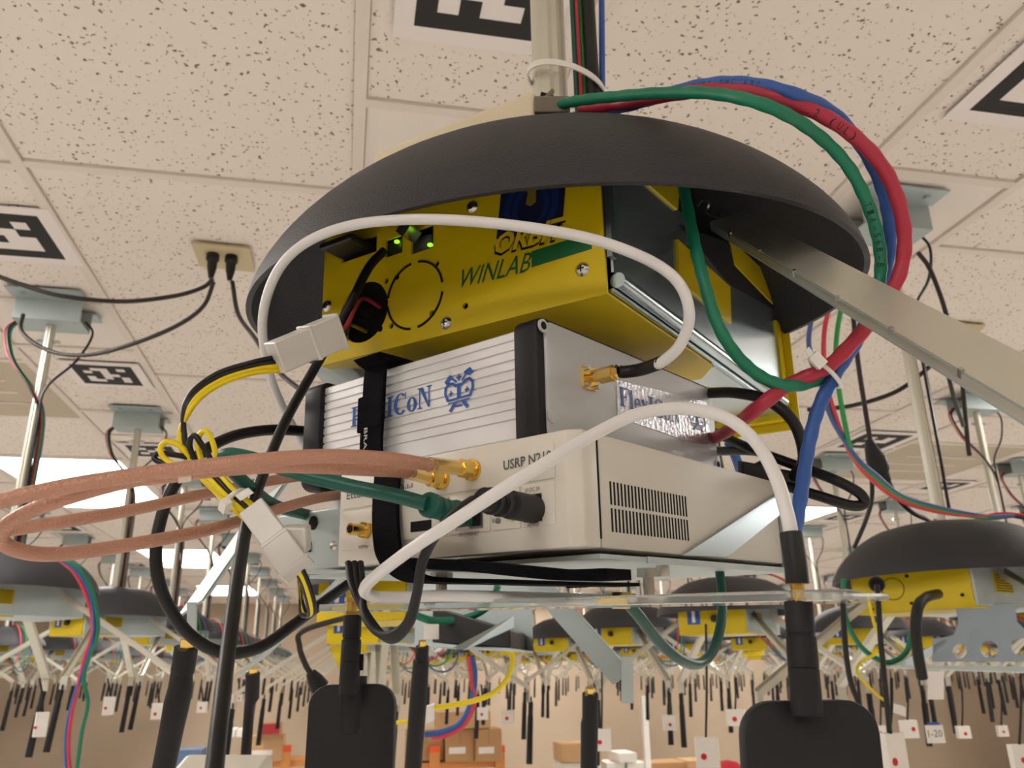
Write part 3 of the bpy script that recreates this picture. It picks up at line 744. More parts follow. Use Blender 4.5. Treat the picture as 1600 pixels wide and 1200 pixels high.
# --- aluminium box
MFb = MU @ Matrix.Translation((FX, FY, FZ))
t = thing('aluminium_box', 'ribbed aluminium box with black end frames lying on the ivory radio', 'box', MFb)
ef = 0.017; nr = 10
prof = [(0.006, 0)]; 
front_prof = []
for i in range(nr):
    z0 = 0.013+(FH-0.017)*i/nr; z1 = 0.013+(FH-0.017)*(i+1)/nr
    front_prof += [(0.0035, z0+0.0006), (0.0035, z1-0.0008), (0.0045, z1-0.0005), (0.0045, z1+0.0002)]
poly = [(0.0085, 0.0022), (0.005, 0.0045), (0.0035, 0.0085), (0.0035, 0.0120)]+front_prof[:-2]+[(0.0075, FH-0.0025), (FD-0.0075, FH-0.0025), (FD-0.0035, FH-0.006), (FD-0.0035, 0.006), (FD-0.0075, 0.0025)]
bd = MB(); bd.prism([(0, y, z) for y, z in poly], (ef, 0, 0), (FL-ef, 0, 0)); body = bd.build('ribbed_body', M_alu, t)
def rrect(y0, z0, y1, z1, r, n=5):
    out = []
    for cy, cz, a0 in ((y1-r, z1-r, 0), (y0+r, z1-r, 90), (y0+r, z0+r, 180), (y1-r, z0+r, 270)):
        for i in range(n+1): a = rad(a0+90*i/n); out.append((cy+r*math.cos(a), cz+r*math.sin(a)))
    return out
for x0, x1, in_, out_ in ((0, ef, 0.0, None), (FL-ef, FL-0.0015, None, 1)):
    fr = MB(); fr.prism([(0, y, z) for y, z in rrect(0, 0, FD, FH, 0.007)], (x0, 0, 0), (x1, 0, 0)); fo = fr.build('end_frame', M_softblack, t, bevel=0.0012, smooth=True)
    if out_:
        ep = MB(); ep.prism([(0, y, z) for y, z in rrect(0.006, 0.006, FD-0.0012, FH-0.002, 0.005)], (FL-0.003, 0, 0), (FL, 0, 0)); plate = ep.build('end_plate', M_endplate, t, bevel=0.0005, smooth=True)
def fe(x, y): return onplane(MFb, 0, FL, x, y)
for x, y, hole in ((848, 509, 1), (862, 651, 0), (1107, 612, 0), (1121, 726, 1)):
    p = fe(x, y); MB().cyl((FL-0.0005, p.y, p.z), (FL+0.0006, p.y, p.z), 0.0036, 18).build('corner_boss', M_endplate, plate, smooth=True)
    if hole: MB().cyl((FL, p.y, p.z), (FL+0.0008, p.y, p.z), 0.0022, 14).build('screw_hole', M_hole, plate)
p = fe(919, 592)
fg = MB(); fg.prism([(0, y, z) for y, z in rrect(p.y-0.0065, p.z-0.0065, p.y+0.0065, p.z+0.0065, 0.0015, 3)], (FL, 0, 0), (FL+0.0017, 0, 0)); flange = fg.build('connector_flange', M_gold, plate)
for sy in (-1, 1):
    for sz in (-1, 1):
        s_ = MB().cyl((FL+0.0015, p.y+sy*0.0045, p.z+sz*0.0045), (FL+0.0042, p.y+sy*0.0045, p.z+sz*0.0045), 0.0013, 12).build('flange_screw', M_steel, flange)
MB().tube([(FL+0.0017, p.y, p.z), (FL+0.008, p.y, p.z)], 0.0024, 14).build('connector_barrel', M_gold, flange, smooth=True)
sma = MFb @ Vector((FL+0.008, p.y, p.z)); sdir = (MFb.to_3x3() @ Vector((1, 0, 0))).normalized()
# foil sticker with lettering on the end plate
a, b_, c_, d2 = fe(964, 652), fe(1112, 702), fe(1103, 628), fe(963, 594)
st = MB(); st.prism([(FL, q.y, q.z) for q in (a, b_, c_, d2)], (0.0001, 0, 0), (0.0004, 0, 0)); stick = st.build('foil_label', M_foil, plate)

def serif_word(h=1.0):                               # F l e x I C o N in bold serif strokes; returns polygons and width
    P = []; x = 0.0
    def addp(pl, dx): P.extend([[(u+dx, v) for u, v in q] for q in pl])
    F_ = [rect(.08, 0, .26, 1), rect(0, 0, .36, .06), rect(0, .94, .66, 1), rect(.6, .72, .66, 1), rect(.2, .47, .46, .54), rect(.42, .36, .47, .65)]
    l_ = [rect(.06, 0, .22, 1), rect(0, 0, .29, .05), rect(0, .95, .2, 1)]
    e_ = ring(.26, .33, .25, .34, 20, 330, .13, .06, 20)+[rect(.12, .33, .5, .40)]
    x_ = stroke([(.08, .66), (.46, 0)], .17)+stroke([(.06, 0), (.44, .66)], .06)+[rect(0, .62, .2, .67), rect(.34, .62, .52, .67), rect(0, 0, .17, .05), rect(.32, 0, .54, .05)]
    I_ = [rect(.09, 0, .28, 1), rect(0, 0, .37, .06), rect(0, .94, .37, 1)]
    C_ = ring(.38, .5, .37, .52, 45, 315, .19, .06, 24)+[rect(.62, .66, .67, 1.0)]
    o_ = ring(.26, .33, .26, .35, 0, 360, .15, .06, 24)
    N_ = [rect(.09, 0, .15, 1), rect(.58, 0, .64, 1), rect(0, 0, .26, .05), rect(.47, .95, .76, 1), rect(0, .95, .2, 1), [(.09, 1), (.28, 1), (.64, 0), (.56, 0)]]
    for g, wd in ((F_, .68), (l_, .31), (e_, .54), (x_, .55), (I_, .40), (C_, .73), (o_, .56), (N_, .78)): addp(g, x); x += wd
    return P, x
WORD, WWID = serif_word()
def crest():                                         # crown between two raised hammers, unit box
    P = []
    P += stroke([(.12, .28), (.05, .45), (.06, .6), (.16, .7), (.3, .68), (.42, .58)], .075)+stroke([(.88, .28), (.95, .45), (.94, .6), (.84, .7), (.7, .68), (.58, .58)], .075)
    P += stroke([(.5, .28), (.5, .62)], .12)
    P += [rect(.1, .22, .9, .28), rect(.14, .15, .86, .185), rect(.47, .72, .53, .9), rect(.42, .79, .58, .84)]
    for c in (.24, .76): P += [rect(c-.02, .34, c+.02, .5), rect(c-.07, .4, c+.07, .44)]
    P += stroke([(.36, .13), (.22, -.04)], .1)+stroke([(.64, .13), (.78, -.04)], .1)+stroke([(.4, .05), (.6, .05)], .05)
    P += [[(.02, .78), (.2, .94), (.3, .88), (.24, .8), (.1, .68)], [(.98, .86), (.86, 1.0), (.66, .92), (.7, .84), (.86, .78)]]
    P += stroke([(.26, .84), (.42, .7)], .06)+stroke([(.74, .86), (.6, .7)], .05)
    return P
def fff(x, y): return onplane(MFb, 1, 0.0035, x, y)
a, b_ = fff(549, 668), fff(676, 634)
capz = 0.0125
flat('lettering', WORD, lambda u, v: Vector((a.x+(b_.x-a.x)*u/WWID, 0.0031, a.z+(b_.z-a.z)*u/WWID+capz*v)), M_blueink, body)
a2, b2, c2 = fff(694, 643), fff(742, 630), fff(697, 585)
flat('crest', crest(), lambda u, v: Vector((a2.x+(b2.x-a2.x)*u, 0.0031, a2.z+(b2.z-a2.z)*u+(c2.z-a2.z)*v)), M_blueink, body)
a3, b3 = fe(968, 634), fe(1062, 663)
flat('label_lettering', WORD, lambda u, v: Vector((FL+0.0007, a3.y+(b3.y-a3.y)*u/WWID, a3.z+(b3.z-a3.z)*u/WWID+0.0115*v)), mat('faded_blue_ink', (96, 122, 176), 0.5), stick)
a4, b4 = fe(1076, 668), fe(1103, 676)
flat('label_crest', crest(), lambda u, v: Vector((FL+0.0007, a4.y+(b4.y-a4.y)*u, a4.z+(b4.z-a4.z)*u+0.0145*v)), mat('faded_blue_ink', (96, 122, 176)), stick)

# --- metal tray, brace, posts
t = thing('metal_tray', 'galvanised metal tray carrying the ivory radio', 'tray', MU)
MB().box((-0.04, 0.012, -0.0045), (UW+0.001, UD+0.02, -0.0025)).build('tray_plate', M_galv_dull, t)
MB().box((UW+0.0008, 0.05, -0.0052), (UW+0.002, UD+0.01, -0.0022)).build('tray_lip', M_galv_dull, t)
p, q, r_, s_ = us(1062, 868), us(1213, 770), us(1219, 800), us(1130, 871)
br = MB(); br.prism([(UW+0.0008, v.y, v.z) for v in (p, q, r_, s_)], (0, 0, 0), (0.0016, 0, 0)); br.build('side_brace', M_galv, t)
MB().box((-0.006, UD+0.018, -0.0025), (UW+0.004, UD+0.02, 0.042)).build('rear_riser', M_galv_dull, t)
MB().box((UW-0.002, UD+0.001, -0.003), (UW+0.004, UD+0.018, 0.046)).build('rear_flange', M_galv_dull, t)
for x, y, dd in ((1012, 898, 0.0), (690, 905, 0.0), (1035, 893, 0.01)):
    p = onplane(MU, 2, -0.0045, x, y-10)
    if dd: MB().tube([(p.x, p.y, -0.0045), (p.x, p.y, -0.010)], 0.0035, 6).build('nut', M_steel, t)
    else:
        MB().tube([(p.x, p.y, -0.0045), (p.x, p.y, -0.009)], 0.006, 6).build('nut', M_steel, t)
        MB().tube([(p.x, p.y, -0.009), (p.x, p.y, -0.0215)], 0.003, 12).build('standoff', M_steel, t)
# hanger plate under the yellow box at left
t = thing('hanger_plate', 'pale metal hanger plate between the yellow box and the aluminium box', 'plate')
q = [at(488, 577, 0.565), at(510, 572, 0.56), at(517, 578, 0.56), at(545, 571, 0.555), at(600, 585, 0.57), at(620, 640, 0.60), at(515, 612, 0.60)]
MB().prism(q, (0, 0, 0), (0, 0.0015, 0.0015)).build('hanger_sheet', M_galv_dull, t)
# --- small metal power unit left of the radio
t = thing('power_unit', 'small galvanised metal power unit left of the ivory radio', 'power unit', MU)
xa = onplane(MU, 1, 0.018, 432, 850).x
ps = MB().box((xa, 0.018, 0.001), (-0.003, 0.10, onplane(MU, 1, 0.018, 498, 797).z)); unit = ps.build('unit_case', M_galv_dull, t, bevel=0.0008)
def un(x, y): return onplane(MU, 1, 0.018, x, y)
p = un(490, 817); 
MB().tube([(p.x, 0.0175, p.z), (p.x, 0.0195, p.z)], 0.0042, 20).build('round_opening', M_hole, unit)
for x, y, s_ in ((460, 824, 0.0012), (482, 855, 0.0028)):
    p = un(x, y); MB().box((p.x-s_, 0.0172, p.z-s_), (p.x+s_, 0.019, p.z+s_)).build('square_opening', M_hole, unit)
p = un(521, 853); MB().lathe([(0.0001, 0.0016), (0.0018, 0.0014), (0.003, 0)], 14).build('screw', M_steel, unit, smooth=True).matrix_local = Matrix.Translation((p.x, 0.018, p.z)) @ Matrix.Rotation(rad(90), 4, 'X')
# --- hook and loop strap
xs = onplane(MU, 1, FY-0.002, 586, 620).x; xu = onplane(MU, 1, -0.003, 605, 800).x-xs
sw_ = 0.0185
zt_ = FZ+FH+0.0005; yf = FY-0.001; ye = FY+FD+0.002
P = [(0, ye, -0.008), (0, ye, zt_), (0, ye-0.004, zt_+0.001), (0, FY+0.006, zt_+0.001), (0, FY-0.0005, zt_-0.004), (0, FY-0.0018, zt_-0.03), (0, FY-0.002, FZ+0.012), (xu*0.6, 0.014, UH+0.006), (xu, -0.002, UH-0.004), (xu, -0.003, 0.03), (xu+0.002, -0.004, 0.014), (xu+0.006, -0.004, 0.002), (xu+0.012, 0.003, -0.0065), (xu+0.018, 0.015, -0.0085), (xu+0.02, 0.06, -0.0085), (xu+0.02, 0.12, -0.0085), (xu+0.02, 0.19, -0.008)]
pts = cr([Vector((xs+x, y, z)) for x, y, z in P], 5); nor = []
for i in range(len(pts)):
    d = (pts[min(i+1, len(pts)-1)]-pts[max(i-1, 0)]).normalized(); nor.append(d.cross(Vector((1, 0, 0))))
strap = MB().ribbon(pts, nor, (sw_, 0, 0), 0.0022).build('hook_and_loop_strap', M_strap, None, smooth=True, angle=50); strap.matrix_world = MU
tag(strap, 'black fuzzy hook and loop strap round the aluminium box and ivory radio', 'strap')
pz = onplane(MFb, 1, -0.006, 583, 615)
b = MB(); n_ = 14
for i in range(n_):
    a = 2*math.pi*i/n_
b.obox((xs-0.002, FY-0.0032, FZ+0.040), (sw_*0.62, 0, 0.001), (0, 0.0012, 0), (0, 0, 0.011)); b.build('strap_end', M_strap, strap, bevel=0.001)
for seg_, (z0, z1) in (('BRAND', (FZ+0.006, FZ+0.030)),):
    text('strap_lettering', seg_, (xs-sw_/2+0.0032, FY-0.0046, z1), (xs-sw_/2+0.0032, FY-0.0046, z0), (0.003, 0, 0), 0.0, mat('white_ink', (220, 220, 220), 0.6), strap, (0, -1, 0))
b = MB()   # strap tail below the tray
P = [at(640, 888, 0.385), at(740, 893, 0.37), at(830, 902, 0.355), at(900, 908, 0.35), at(968, 906, 0.36)]
pts = cr(P, 6); b.ribbon(pts, [UPV]*len(pts), (MU.to_3x3() @ Vector((0, 0.02, 0))), 0.0048); b.build('strap_tail', M_strap, None)
tg = bpy.data.objects['strap_tail']; tag(tg, 'black strap end hanging flat under the metal tray', 'strap')

# --- clear acrylic strip with connectors
A, B_ = at(498, 950, 0.452), at(1322, 929, 0.272)
d = (B_-A); wv = Vector((d.y, -d.x, 0)).normalized()
if wv.dot(FW) < 0: wv = -wv
t = thing('acrylic_strip', 'clear acrylic strip below the metal tray holding antennas', 'strip')
MB().obox((A+B_)/2+wv*0.009, d/2, wv*0.009, (0, 0, 0.0019)).build('clear_bar', M_acrylic, t, bevel=0.0003, bseg=1)
MB().obox(at(1345, 933, 0.270), RT*0.008, wv*0.004, UP*0.0010).build('film_end', M_acrylic, t)
def gold_joint(x, y, dep, label, rr=0.0042, hh=0.0042):
    c = at(x, y, dep); t = thing('antenna_connector', label, 'connector')
    b = MB(); b.tube([c+UPV*0.0028, c+UPV*(0.0028+hh*0.5)], rr, 6); b.tube([c-UPV*0.0034, c-UPV*0.0019], rr*1.0, 6); b.build('hex_nuts', M_gold, t)
    b = MB(); b.tube([c-UPV*0.0036, c+UPV*0.006], rr*0.62, 12); b.build('threaded_barrel', M_gold, t); return c
c1 = gold_joint(1247, 926, 0.286, 'gold connector on the right end of the acrylic strip', 0.0040, 0.0045)
c2 = gold_joint(551, 949, 0.43, 'gold connector on the left end of the acrylic strip', 0.0046, 0.0045)
t = thing('antenna_connector', 'small gold hex connector under the middle of the acrylic strip', 'connector')
b = MB(); c = at(970, 938, 0.36); b.tube([c-RT*0.0065, c-RT*0.004, c-RT*0.0039, c+RT*0.004, c+RT*0.0041, c+RT*0.0065], [0.0028, 0.0028, 0.0036, 0.0036, 0.003, 0.003], 6); b.build('hex_body', M_gold, t)

# --- paddle antennas
def paddle(x, y0, ysec, ytop, wpx, dep, hgt, label):
    t = thing('paddle_antenna', label, 'antenna')
    s = dep/F; top = at(x, y0, dep); dn = Vector((0.0, 0.0, -1.0)); dn = (dn-RT*(0.05 if x > 800 else 0.0)).normalized()
    r = 0.0051
    rr = [(0, 0.95), (0.0135, 0.95), (0.0136, 0.88), (0.0150, 0.88), (0.0152, 1.0), (0.0285, 1.02), (0.0287, 0.97), (0.029, 1.02), (0.046, 1.04), (0.0465, 1.0), (0.0485, 1.0)]
    k = (ytop-y0)*s*1.02/0.046
    b = MB(); b.tube([top+dn*(u*k) for u, _ in rr], [r*v for _, v in rr], 28); hinge = b.build('hinge_barrel', M_softblack, t, smooth=True, angle=30)
    wd = wpx*s; c0 = at(x+(12 if x > 800 else 2), ytop, dep)
    side = Vector((RT.x, RT.y, 0)).normalized(); fwd = side.cross(dn).normalized()
    poly = []; R_ = wd*0.24
    for cx, cz, a0 in ((wd/2-R_, -R_, 0), (-wd/2+R_, -R_, 90), (-wd/2+R_, -hgt+R_, 180), (wd/2-R_, -hgt+R_, 270)):
        for i in range(9): a = rad(a0+90*i/8); poly.append((cx+R_*math.cos(a), cz+R_*math.sin(a)))
    b = MB(); b.prism([c0+side*u-dn*v for u, v in poly], fwd*-0.0045, fwd*0.0045); b.build('paddle', M_softblack, t, bevel=0.0012, smooth=True)
    if x < 800:
        b = MB(); m0 = c0-fwd*0.0; b.tube([c0-dn*0.004, c0+dn*0.02, c0+dn*0.024, c0+dn*0.0255], [0.0068, 0.0068, 0.0055, 0.001], 20)
        o = b.build('paddle_spine', M_softblack, t, smooth=True)
        b = MB(); p = at(551, 1035, dep-0.0078); b.obox(p, side*0.0055, fwd*0.0006, UPV*0.004); b.build('hinge_notch', M_hole, hinge)
    return t
paddle(1247, 940, 0, 1094, 208, 0.286, 0.14, 'large black paddle antenna at right with square shoulders, closest to the camera')
paddle(551, 962, 0, 1069, 133, 0.43, 0.14, 'black paddle antenna in the centre under the acrylic strip')
def duck(pts, rs, label):
    t = thing('rubber_antenna', label, 'antenna')
    MB().tube(pts, rs, 24).build('antenna_body', M_softblack, t, smooth=True, angle=35)
    a = pts[0]; b = MB(); b.tube([a, a+(pts[0]-pts[1]).normalized()*0.006], rs[0]*0.62, 6); b.build('gold_base', M_gold, t)
duck(path((291, 1012, .53), (287, 1040, .53), (285, 1048, .53), (284, 1049, .53), (282, 1075, .53), (276, 1100, .53), (268, 1140, .53), (250, 1230, .53)), [.0075, .0075, .0075, .0068, .0078, .0082, .0076, .0072], 'black rubber antenna at left below the pale metal arm')
duck(path((922, 1084, .80), (922, 1122, .80), (921, 1130, .80), (920, 1230, .80)), [.0078, .0078, .0086, .0082], 'black rubber antenna hanging below the right pale arm')
duck(path((660, 1010, .85), (659, 1030, .85), (658, 1032, .85), (653, 1100, .85), (643, 1230, .85)), [.0068, .0072, .0085, .0092, .009], 'black rubber antenna right of the centre paddle antenna')
duck(path((395, 1052, .95), (394, 1090, .95), (390, 1100, .95), (383, 1195, .95)), [.0082, .0082, .006, .006], 'thin black rubber antenna left of the centre paddle antenna')

# ================================================================== CABLES OF THE NEAREST UNIT
# white coax from the aluminium box, over the yellow box, down the left
t = thing('white_cable', 'white cable arching from the aluminium box over the yellow front', 'cable')
b = MB(); b.tube([sma-sdir*0.003, sma-sdir*0.001, sma, sma+sdir*0.0085, sma+sdir*0.0087, sma+sdir*0.0105, sma+sdir*0.0107, sma+sdir*0.012], [0.003, 0.003, 0.0045, 0.0045, 0.0037, 0.0042, 0.0042, 0.003], 6)
b.build('gold_plug', M_gold, t, smooth=True, angle=30)
s2 = sma+sdir*0.012
e_ = at(1034, 566, .405)
cable('heat_shrink', [s2, s2*0.5+at(985, 582, .43)*0.5, at(1003, 577, .424), e_], 0.0034, M_black, parent=t)
cable('jacket', [at(1028, 568, .407), e_]+path((1062, 540, .40), (1077, 495, .398), (1063, 446, .40), (1020, 410, .405), (940, 378, .41), (850, 359, .415), (740, 346, .425), (640, 343, .435), (550, 352, .445), (480, 378, .455), (436, 420, .47), (413, 480, .49), (412, 540, .51), (430, 610, .545), (465, 680, .58), (505, 745, .60), (530, 793, .61)), 0.0029, M_white, parent=t)
t = thing('white_cable', 'white cable arching in front of the ivory radio to the right paddle antenna', 'cable')
cable('heat_shrink', path((1246, 912, .286), (1243, 880, .288), (1236, 832, .292)), 0.0040, M_black, parent=t)
cable('jacket', path((1237, 838, .292), (1229, 800, .297), (1212, 745, .305), (1182, 692, .315), (1140, 656, .322), (1090, 641, .328), (1040, 639, .33), (985, 651, .328), (920, 683, .32), (850, 725, .31), (780, 768, .305), (710, 814, .31), (650, 853, .32), (600, 890, .335), (573, 914, .35), (572, 927, .36), (600, 933, .372), (700, 931, .375), (800, 933, .372), (900, 936, .366), (960, 938, .36)), 0.0026, M_white, parent=t)
# copper coax pair
def copper(pts, x, y, label):
    t = thing('copper_cable', label, 'cable')
    c = MU @ Vector((uf(x, y).x, -0.0005, uf(x, y).z)); n = (MU.to_3x3() @ Vector((0, -1, 0))).normalized()
    end = pts[0]; d = (end-(c+n*0.012)).normalized()
    b = MB(); p0 = c; b.tube([p0, p0+n*0.002, p0+n*0.0022, p0+n*0.0035], [0.0052, 0.0052, 0.004, 0.004], 20)
    b.tube([p0+n*0.003, p0+n*0.0032, p0+n*0.0095, p0+n*0.0097], [0.003, 0.0044, 0.0044, 0.003], 6); b.build('gold_plug', M_gold, t, smooth=True, angle=30)
    b = MB(); m_ = p0+n*0.0095; b.tube([m_, m_+(end-m_)*0.5, end], [0.0036, 0.0034, 0.0034], 8); b.build('gold_ferrule', M_gold, t)
    cable('jacket', [end+(m_-end)*0.1, end]+pts[1:], 0.0029, M_copper, parent=t, n=12, seg=14); return t
copper(path((670, 726, .352), (600, 716, .335), (500, 713, .32), (400, 720, .31), (300, 731, .305), (200, 744, .30), (100, 760, .295), (0, 783, .29), (-120, 815, .29), (-160, 845, .30), (-90, 850, .32), (12, 829, .345), (100, 815, .36), (200, 798, .385), (320, 772, .42), (430, 750, .46), (520, 740, .49), (580, 745, .54)), 741, 735, 'upper copper coloured cable from the radio looping out past the left edge')
copper(path((636, 737, .362), (560, 733, .345), (450, 728, .325), (350, 733, .318), (274, 742, .312), (200, 752, .308), (120, 773, .304), (60, 793, .302), (18, 815, .302), (2, 836, .305), (15, 855, .31), (70, 866, .318), (160, 858, .335), (320, 829, .375), (420, 800, .42), (500, 778, .47), (570, 770, .53)), 693, 750, 'lower copper coloured cable from the radio bending back at the left')
b = MB(); b.tube(path((277, 741, .3115), (287, 739.5, .3125), (297, 738, .3135)), 0.0036, 16); tag(b.build('tape_wrap', mat('cream_tape', (232, 214, 196), 0.5)), 'cream tape wrap round the lower copper cable', 'tape')
# green network cable to the radio
t = thing('network_cable', 'dark green network cable plugged into the ivory radio', 'cable')
cable('jacket', path((515, 812, .56), (474, 803, .49), (430, 790, .44), (395, 766, .405), (365, 738, .39), (350, 720, .385), (358, 710, .38), (400, 718, .375), (460, 738, .37), (540, 758, .365), (620, 775, .358), (668, 788, .352)), 0.0033, M_dgreen, parent=t, seg=14)
p = uf(735, 808); pw = MU @ Vector((p.x, -0.004, p.z)); e_ = at(668, 788, .352); dv = (pw-e_)
b = MB(); b.tube([e_+dv*u for u in (0, .02, .12, .14, .22, .24, .32, .34, .42, .44, .55, .56)], [.0048, .0056, .0056, .004, .004, .0052, .0052, .004, .004, .0052, .0052, .005], 18); b.build('boot', M_dgreen, t, smooth=True, angle=30)
b = MB(); b.obox(e_+dv*0.76, dv*0.22, UPV*0.005, dv.cross(UPV).normalized()*0.005); b.build('plug_body', M_dgreen, t, bevel=0.001)
# black power leads
t = thing('power_cable', 'black doubled power lead plugged into the ivory radio', 'cable')
p = uf(836, 796); pw = MU @ Vector((p.x, -0.001, p.z)); e_ = at(752, 780, .318); dv = pw-e_
b = MB(); b.tube([e_, e_+dv*.05, e_+dv*.06, e_+dv*.14, e_+dv*.15, e_+dv*.2, e_+dv*.21, e_+dv*.3, e_+dv*.31, e_+dv*.36, e_+dv*.37, e_+dv*.48, e_+dv*.5, e_+dv], [.0038, .005, .0042, .0042, .0055, .0055, .0042, .0042, .0058, .0058, .0046, .0046, .0060, .0062], 20); b.build('plug', M_softblack, t, smooth=True, angle=30)
for i in range(3):
    o_ = i*6
    cable('lead', [e_+dv*.08]+path((735-o_*.3, 783+o_*.5, .318+.002*i), (698-o_*.6, 815+o_*.6, .322), (664-o_*.3, 870+o_*.2, .328), (652-o_*.2, 930, .336), (640-o_*.5, 975, .345), (612-o_, 1000-o_*.6, .355), (583-o_, 975-o_*.8, .37), (558+o_*1.2-6, 920, .39), (548+o_*1.6-4, 880, .41)), 0.0018, M_softblack, parent=t)
# thick black loop at the left
cable('black_cable', path((560, 680, .60), (480, 674, .56), (420, 672, .54), (360, 683, .52), (310, 712, .50), (270, 762, .485), (247, 830, .475), (245, 890, .47), (262, 945, .47), (300, 995, .475), (350, 1020, .48), (405, 1012, .50), (460, 975, .52), (520, 930, .55), (570, 895, .58)), 0.0036, M_black, 'thick black cable making a big round loop at the left', seg=16)
cable('black_cable', path((600, 392, .53), (575, 420, .52), (545, 480, .505), (515, 535, .50), (488, 582, .49), (450, 650, .46), (415, 730, .42), (388, 810, .385), (372, 900, .345), (357, 1010, .305), (344, 1120, .27), (332, 1230, .245)), 0.0029, M_black, 'black cable hanging straight from the yellow box to the bottom edge', seg=16)
# yellow and black drive power harness
t = thing('power_harness', 'yellow and black power wires with two white plastic plugs', 'cable')
def plug_block(c, ax, n_side, L_, W_, T_, nm='plug'):
    ax = ax.normalized(); s_ = (n_side-ax*n_side.dot(ax)).normalized(); u = ax.cross(s_).normalized()
    b = MB(); b.obox(c-ax*L_*0.24, ax*L_*0.30, s_*W_*0.9, u*T_); b.obox(c+ax*L_*0.24, ax*L_*0.22, s_*W_*0.98, u*T_*1.12); b.obox(c+ax*L_*0.46, ax*L_*0.03, s_*W_*1.1, u*T_*1.15); b.obox(c+ax*L_*0.02, ax*L_*0.03, s_*W_*1.04, u*T_*1.18)
    return b.build(nm, M_nylon, t, bevel=0.0006, bseg=1)
pc = at(482, 537, .455); pax = at(535, 517, .47)-at(430, 562, .44)
plug_block(pc, pax, UP, 0.042, 0.0098, 0.006)
for i, (m, a, b_) in enumerate(((M_ywire, (444, 578), 0), (M_ywire, (443, 571), 6), (M_bwire, (438, 564), 12), (M_bwire, (433, 557), 18))):
    k = b_
    cable('wire', path((a[0]+22, a[1]-8, .452), (a[0], a[1], .445), (395-k*.2, 583-k*.9, .43), (345-k*.5, 600-k*.8, .42), (305-k*.7, 630-k*.3, .41), (284+(k-8)*.4, 680, .405), (298+(k-8)*.5, 722, .40), (325+(k-8)*.6, 752, .39), (362+(k-8)*.7, 782-(k-8)*.6, .385), (395+(k-8)*.6, 812-(k-8)*.7, .38), (412+(k-8)*.5, 830-(k-8)*.7, .378)), 0.0014, m, parent=t, seg=8)
for m, loop in ((M_ywire, [(300, 722), (285, 700), (262, 690), (251, 700), (256, 715), (275, 728), (300, 740)]), (M_bwire, [(300, 716), (275, 711), (250, 708), (241, 714), (250, 722), (285, 730)]),
                (M_ywire, [(318, 730), (310, 700), (312, 680), (322, 674), (332, 690), (338, 715), (345, 745)]), (M_bwire, [(306, 722), (297, 700), (298, 685), (305, 681), (312, 690), (326, 712), (340, 740)])):
    cable('wire', [at(x, y, .395-0.001*i) for i, (x, y) in enumerate(loop)], 0.0014, m, parent=t, seg=8)
for k in range(3):
    cable('wire', path((322+k*8, 742-k*4, .383), (350+k*7, 770-k*3, .379), (380+k*7, 798-k*4, .376), (408+k*6, 828-k*5, .374)), 0.0014, [M_ywire, M_bwire, M_ywire][k], parent=t, seg=8)
pc = at(432, 845, .368); pax = at(468, 895, .362)-at(395, 795, .375)
plug_block(pc, pax, RT, 0.036, 0.0068, 0.006)
b = MB(); b.obox(at(462, 842, .372), RT*0.006, UP*0.006, FW*0.005); b.build('plug_latch', M_nylon, t, bevel=0.001)
for i, m in enumerate((M_bwire, M_ywire, M_ywire, M_bwire)):
    cable('wire', path((455+i*4, 885-i*2, .365), (470+i*3, 905, .368), (480+i*3, 935, .372), (484+i*2, 957, .376), (478-i*2, 960, .38), (470, 935, .385), (468, 905, .39)), 0.0012, m, parent=t, seg=8)
b = MB(); c = at(367, 783, .381); ax = (at(400, 815, .378)-at(330, 750, .388)).normalized(); s_ = ax.orthogonal().normalized(); u = ax.cross(s_)
rp = [c+(s_*math.cos(a)+u*math.sin(a))*0.0062 for a in [2*math.pi*i/24 for i in range(25)]]
b.tube(rp, 0.0013, 6); b.obox(at(352, 790, .372), ax*0.002, u*0.003, s_*0.002); b.obox(at(382, 772, .374), (at(392, 766, .374)-at(372, 778, .374))/2, ax*0.002, FW*0.0006)
b.build('cable_tie', M_tie, t)
for i, m in enumerate((M_red, M_bwire, M_bwire, mat('olive_wire', (150, 126, 30), 0.4))):
    h0 = MO @ Vector((hc.x+0.004-0.004*i, 0.012, hc.z+0.006-0.005*i))
    cable('wire', [at(522, 515+i*7, .468), at(540, 510+i*7, .475), h0+Vector((0, 0, 0))*0+(MO.to_3x3() @ Vector((0, -0.018, 0))), h0], 0.0013, m, parent=t, seg=8)
# big green, red and blue network cables
cable('network_cable', path((868, 166, .545), (900, 158, .53), (960, 151, .51), (1040, 145, .48), (1120, 147, .45), (1200, 166, .425), (1270, 205, .44), (1325, 260, .45), (1360, 330, .455), (1376, 400, .46), (1370, 460, .46), (1345, 520, .455), (1310, 570, .45), (1265, 598, .445), (1215, 600, .44), (1165, 570, .445), (1125, 515, .45), (1100, 440, .46), (1083, 370, .475), (1068, 290, .50)), 0.0035, M_green, 'green network cable looping from the cream box round to the right and back', n=16, seg=14, lump=.05, period=7)
cable('network_cable', path((905, 172, .56), (960, 164, .55), (1040, 150, .50), (1120, 140, .47), (1200, 150, .44), (1280, 178, .44), (1345, 222, .445), (1390, 280, .45), (1412, 355, .452), (1408, 420, .452), (1380, 478, .45), (1335, 532, .445), (1290, 575, .44), (1235, 600, .445), (1185, 636, .44), (1145, 668, .49), (1118, 684, .55)), 0.0040, M_red, 'thick red network cable arching over the right of the dome', n=16, seg=14, lump=.05, period=9)
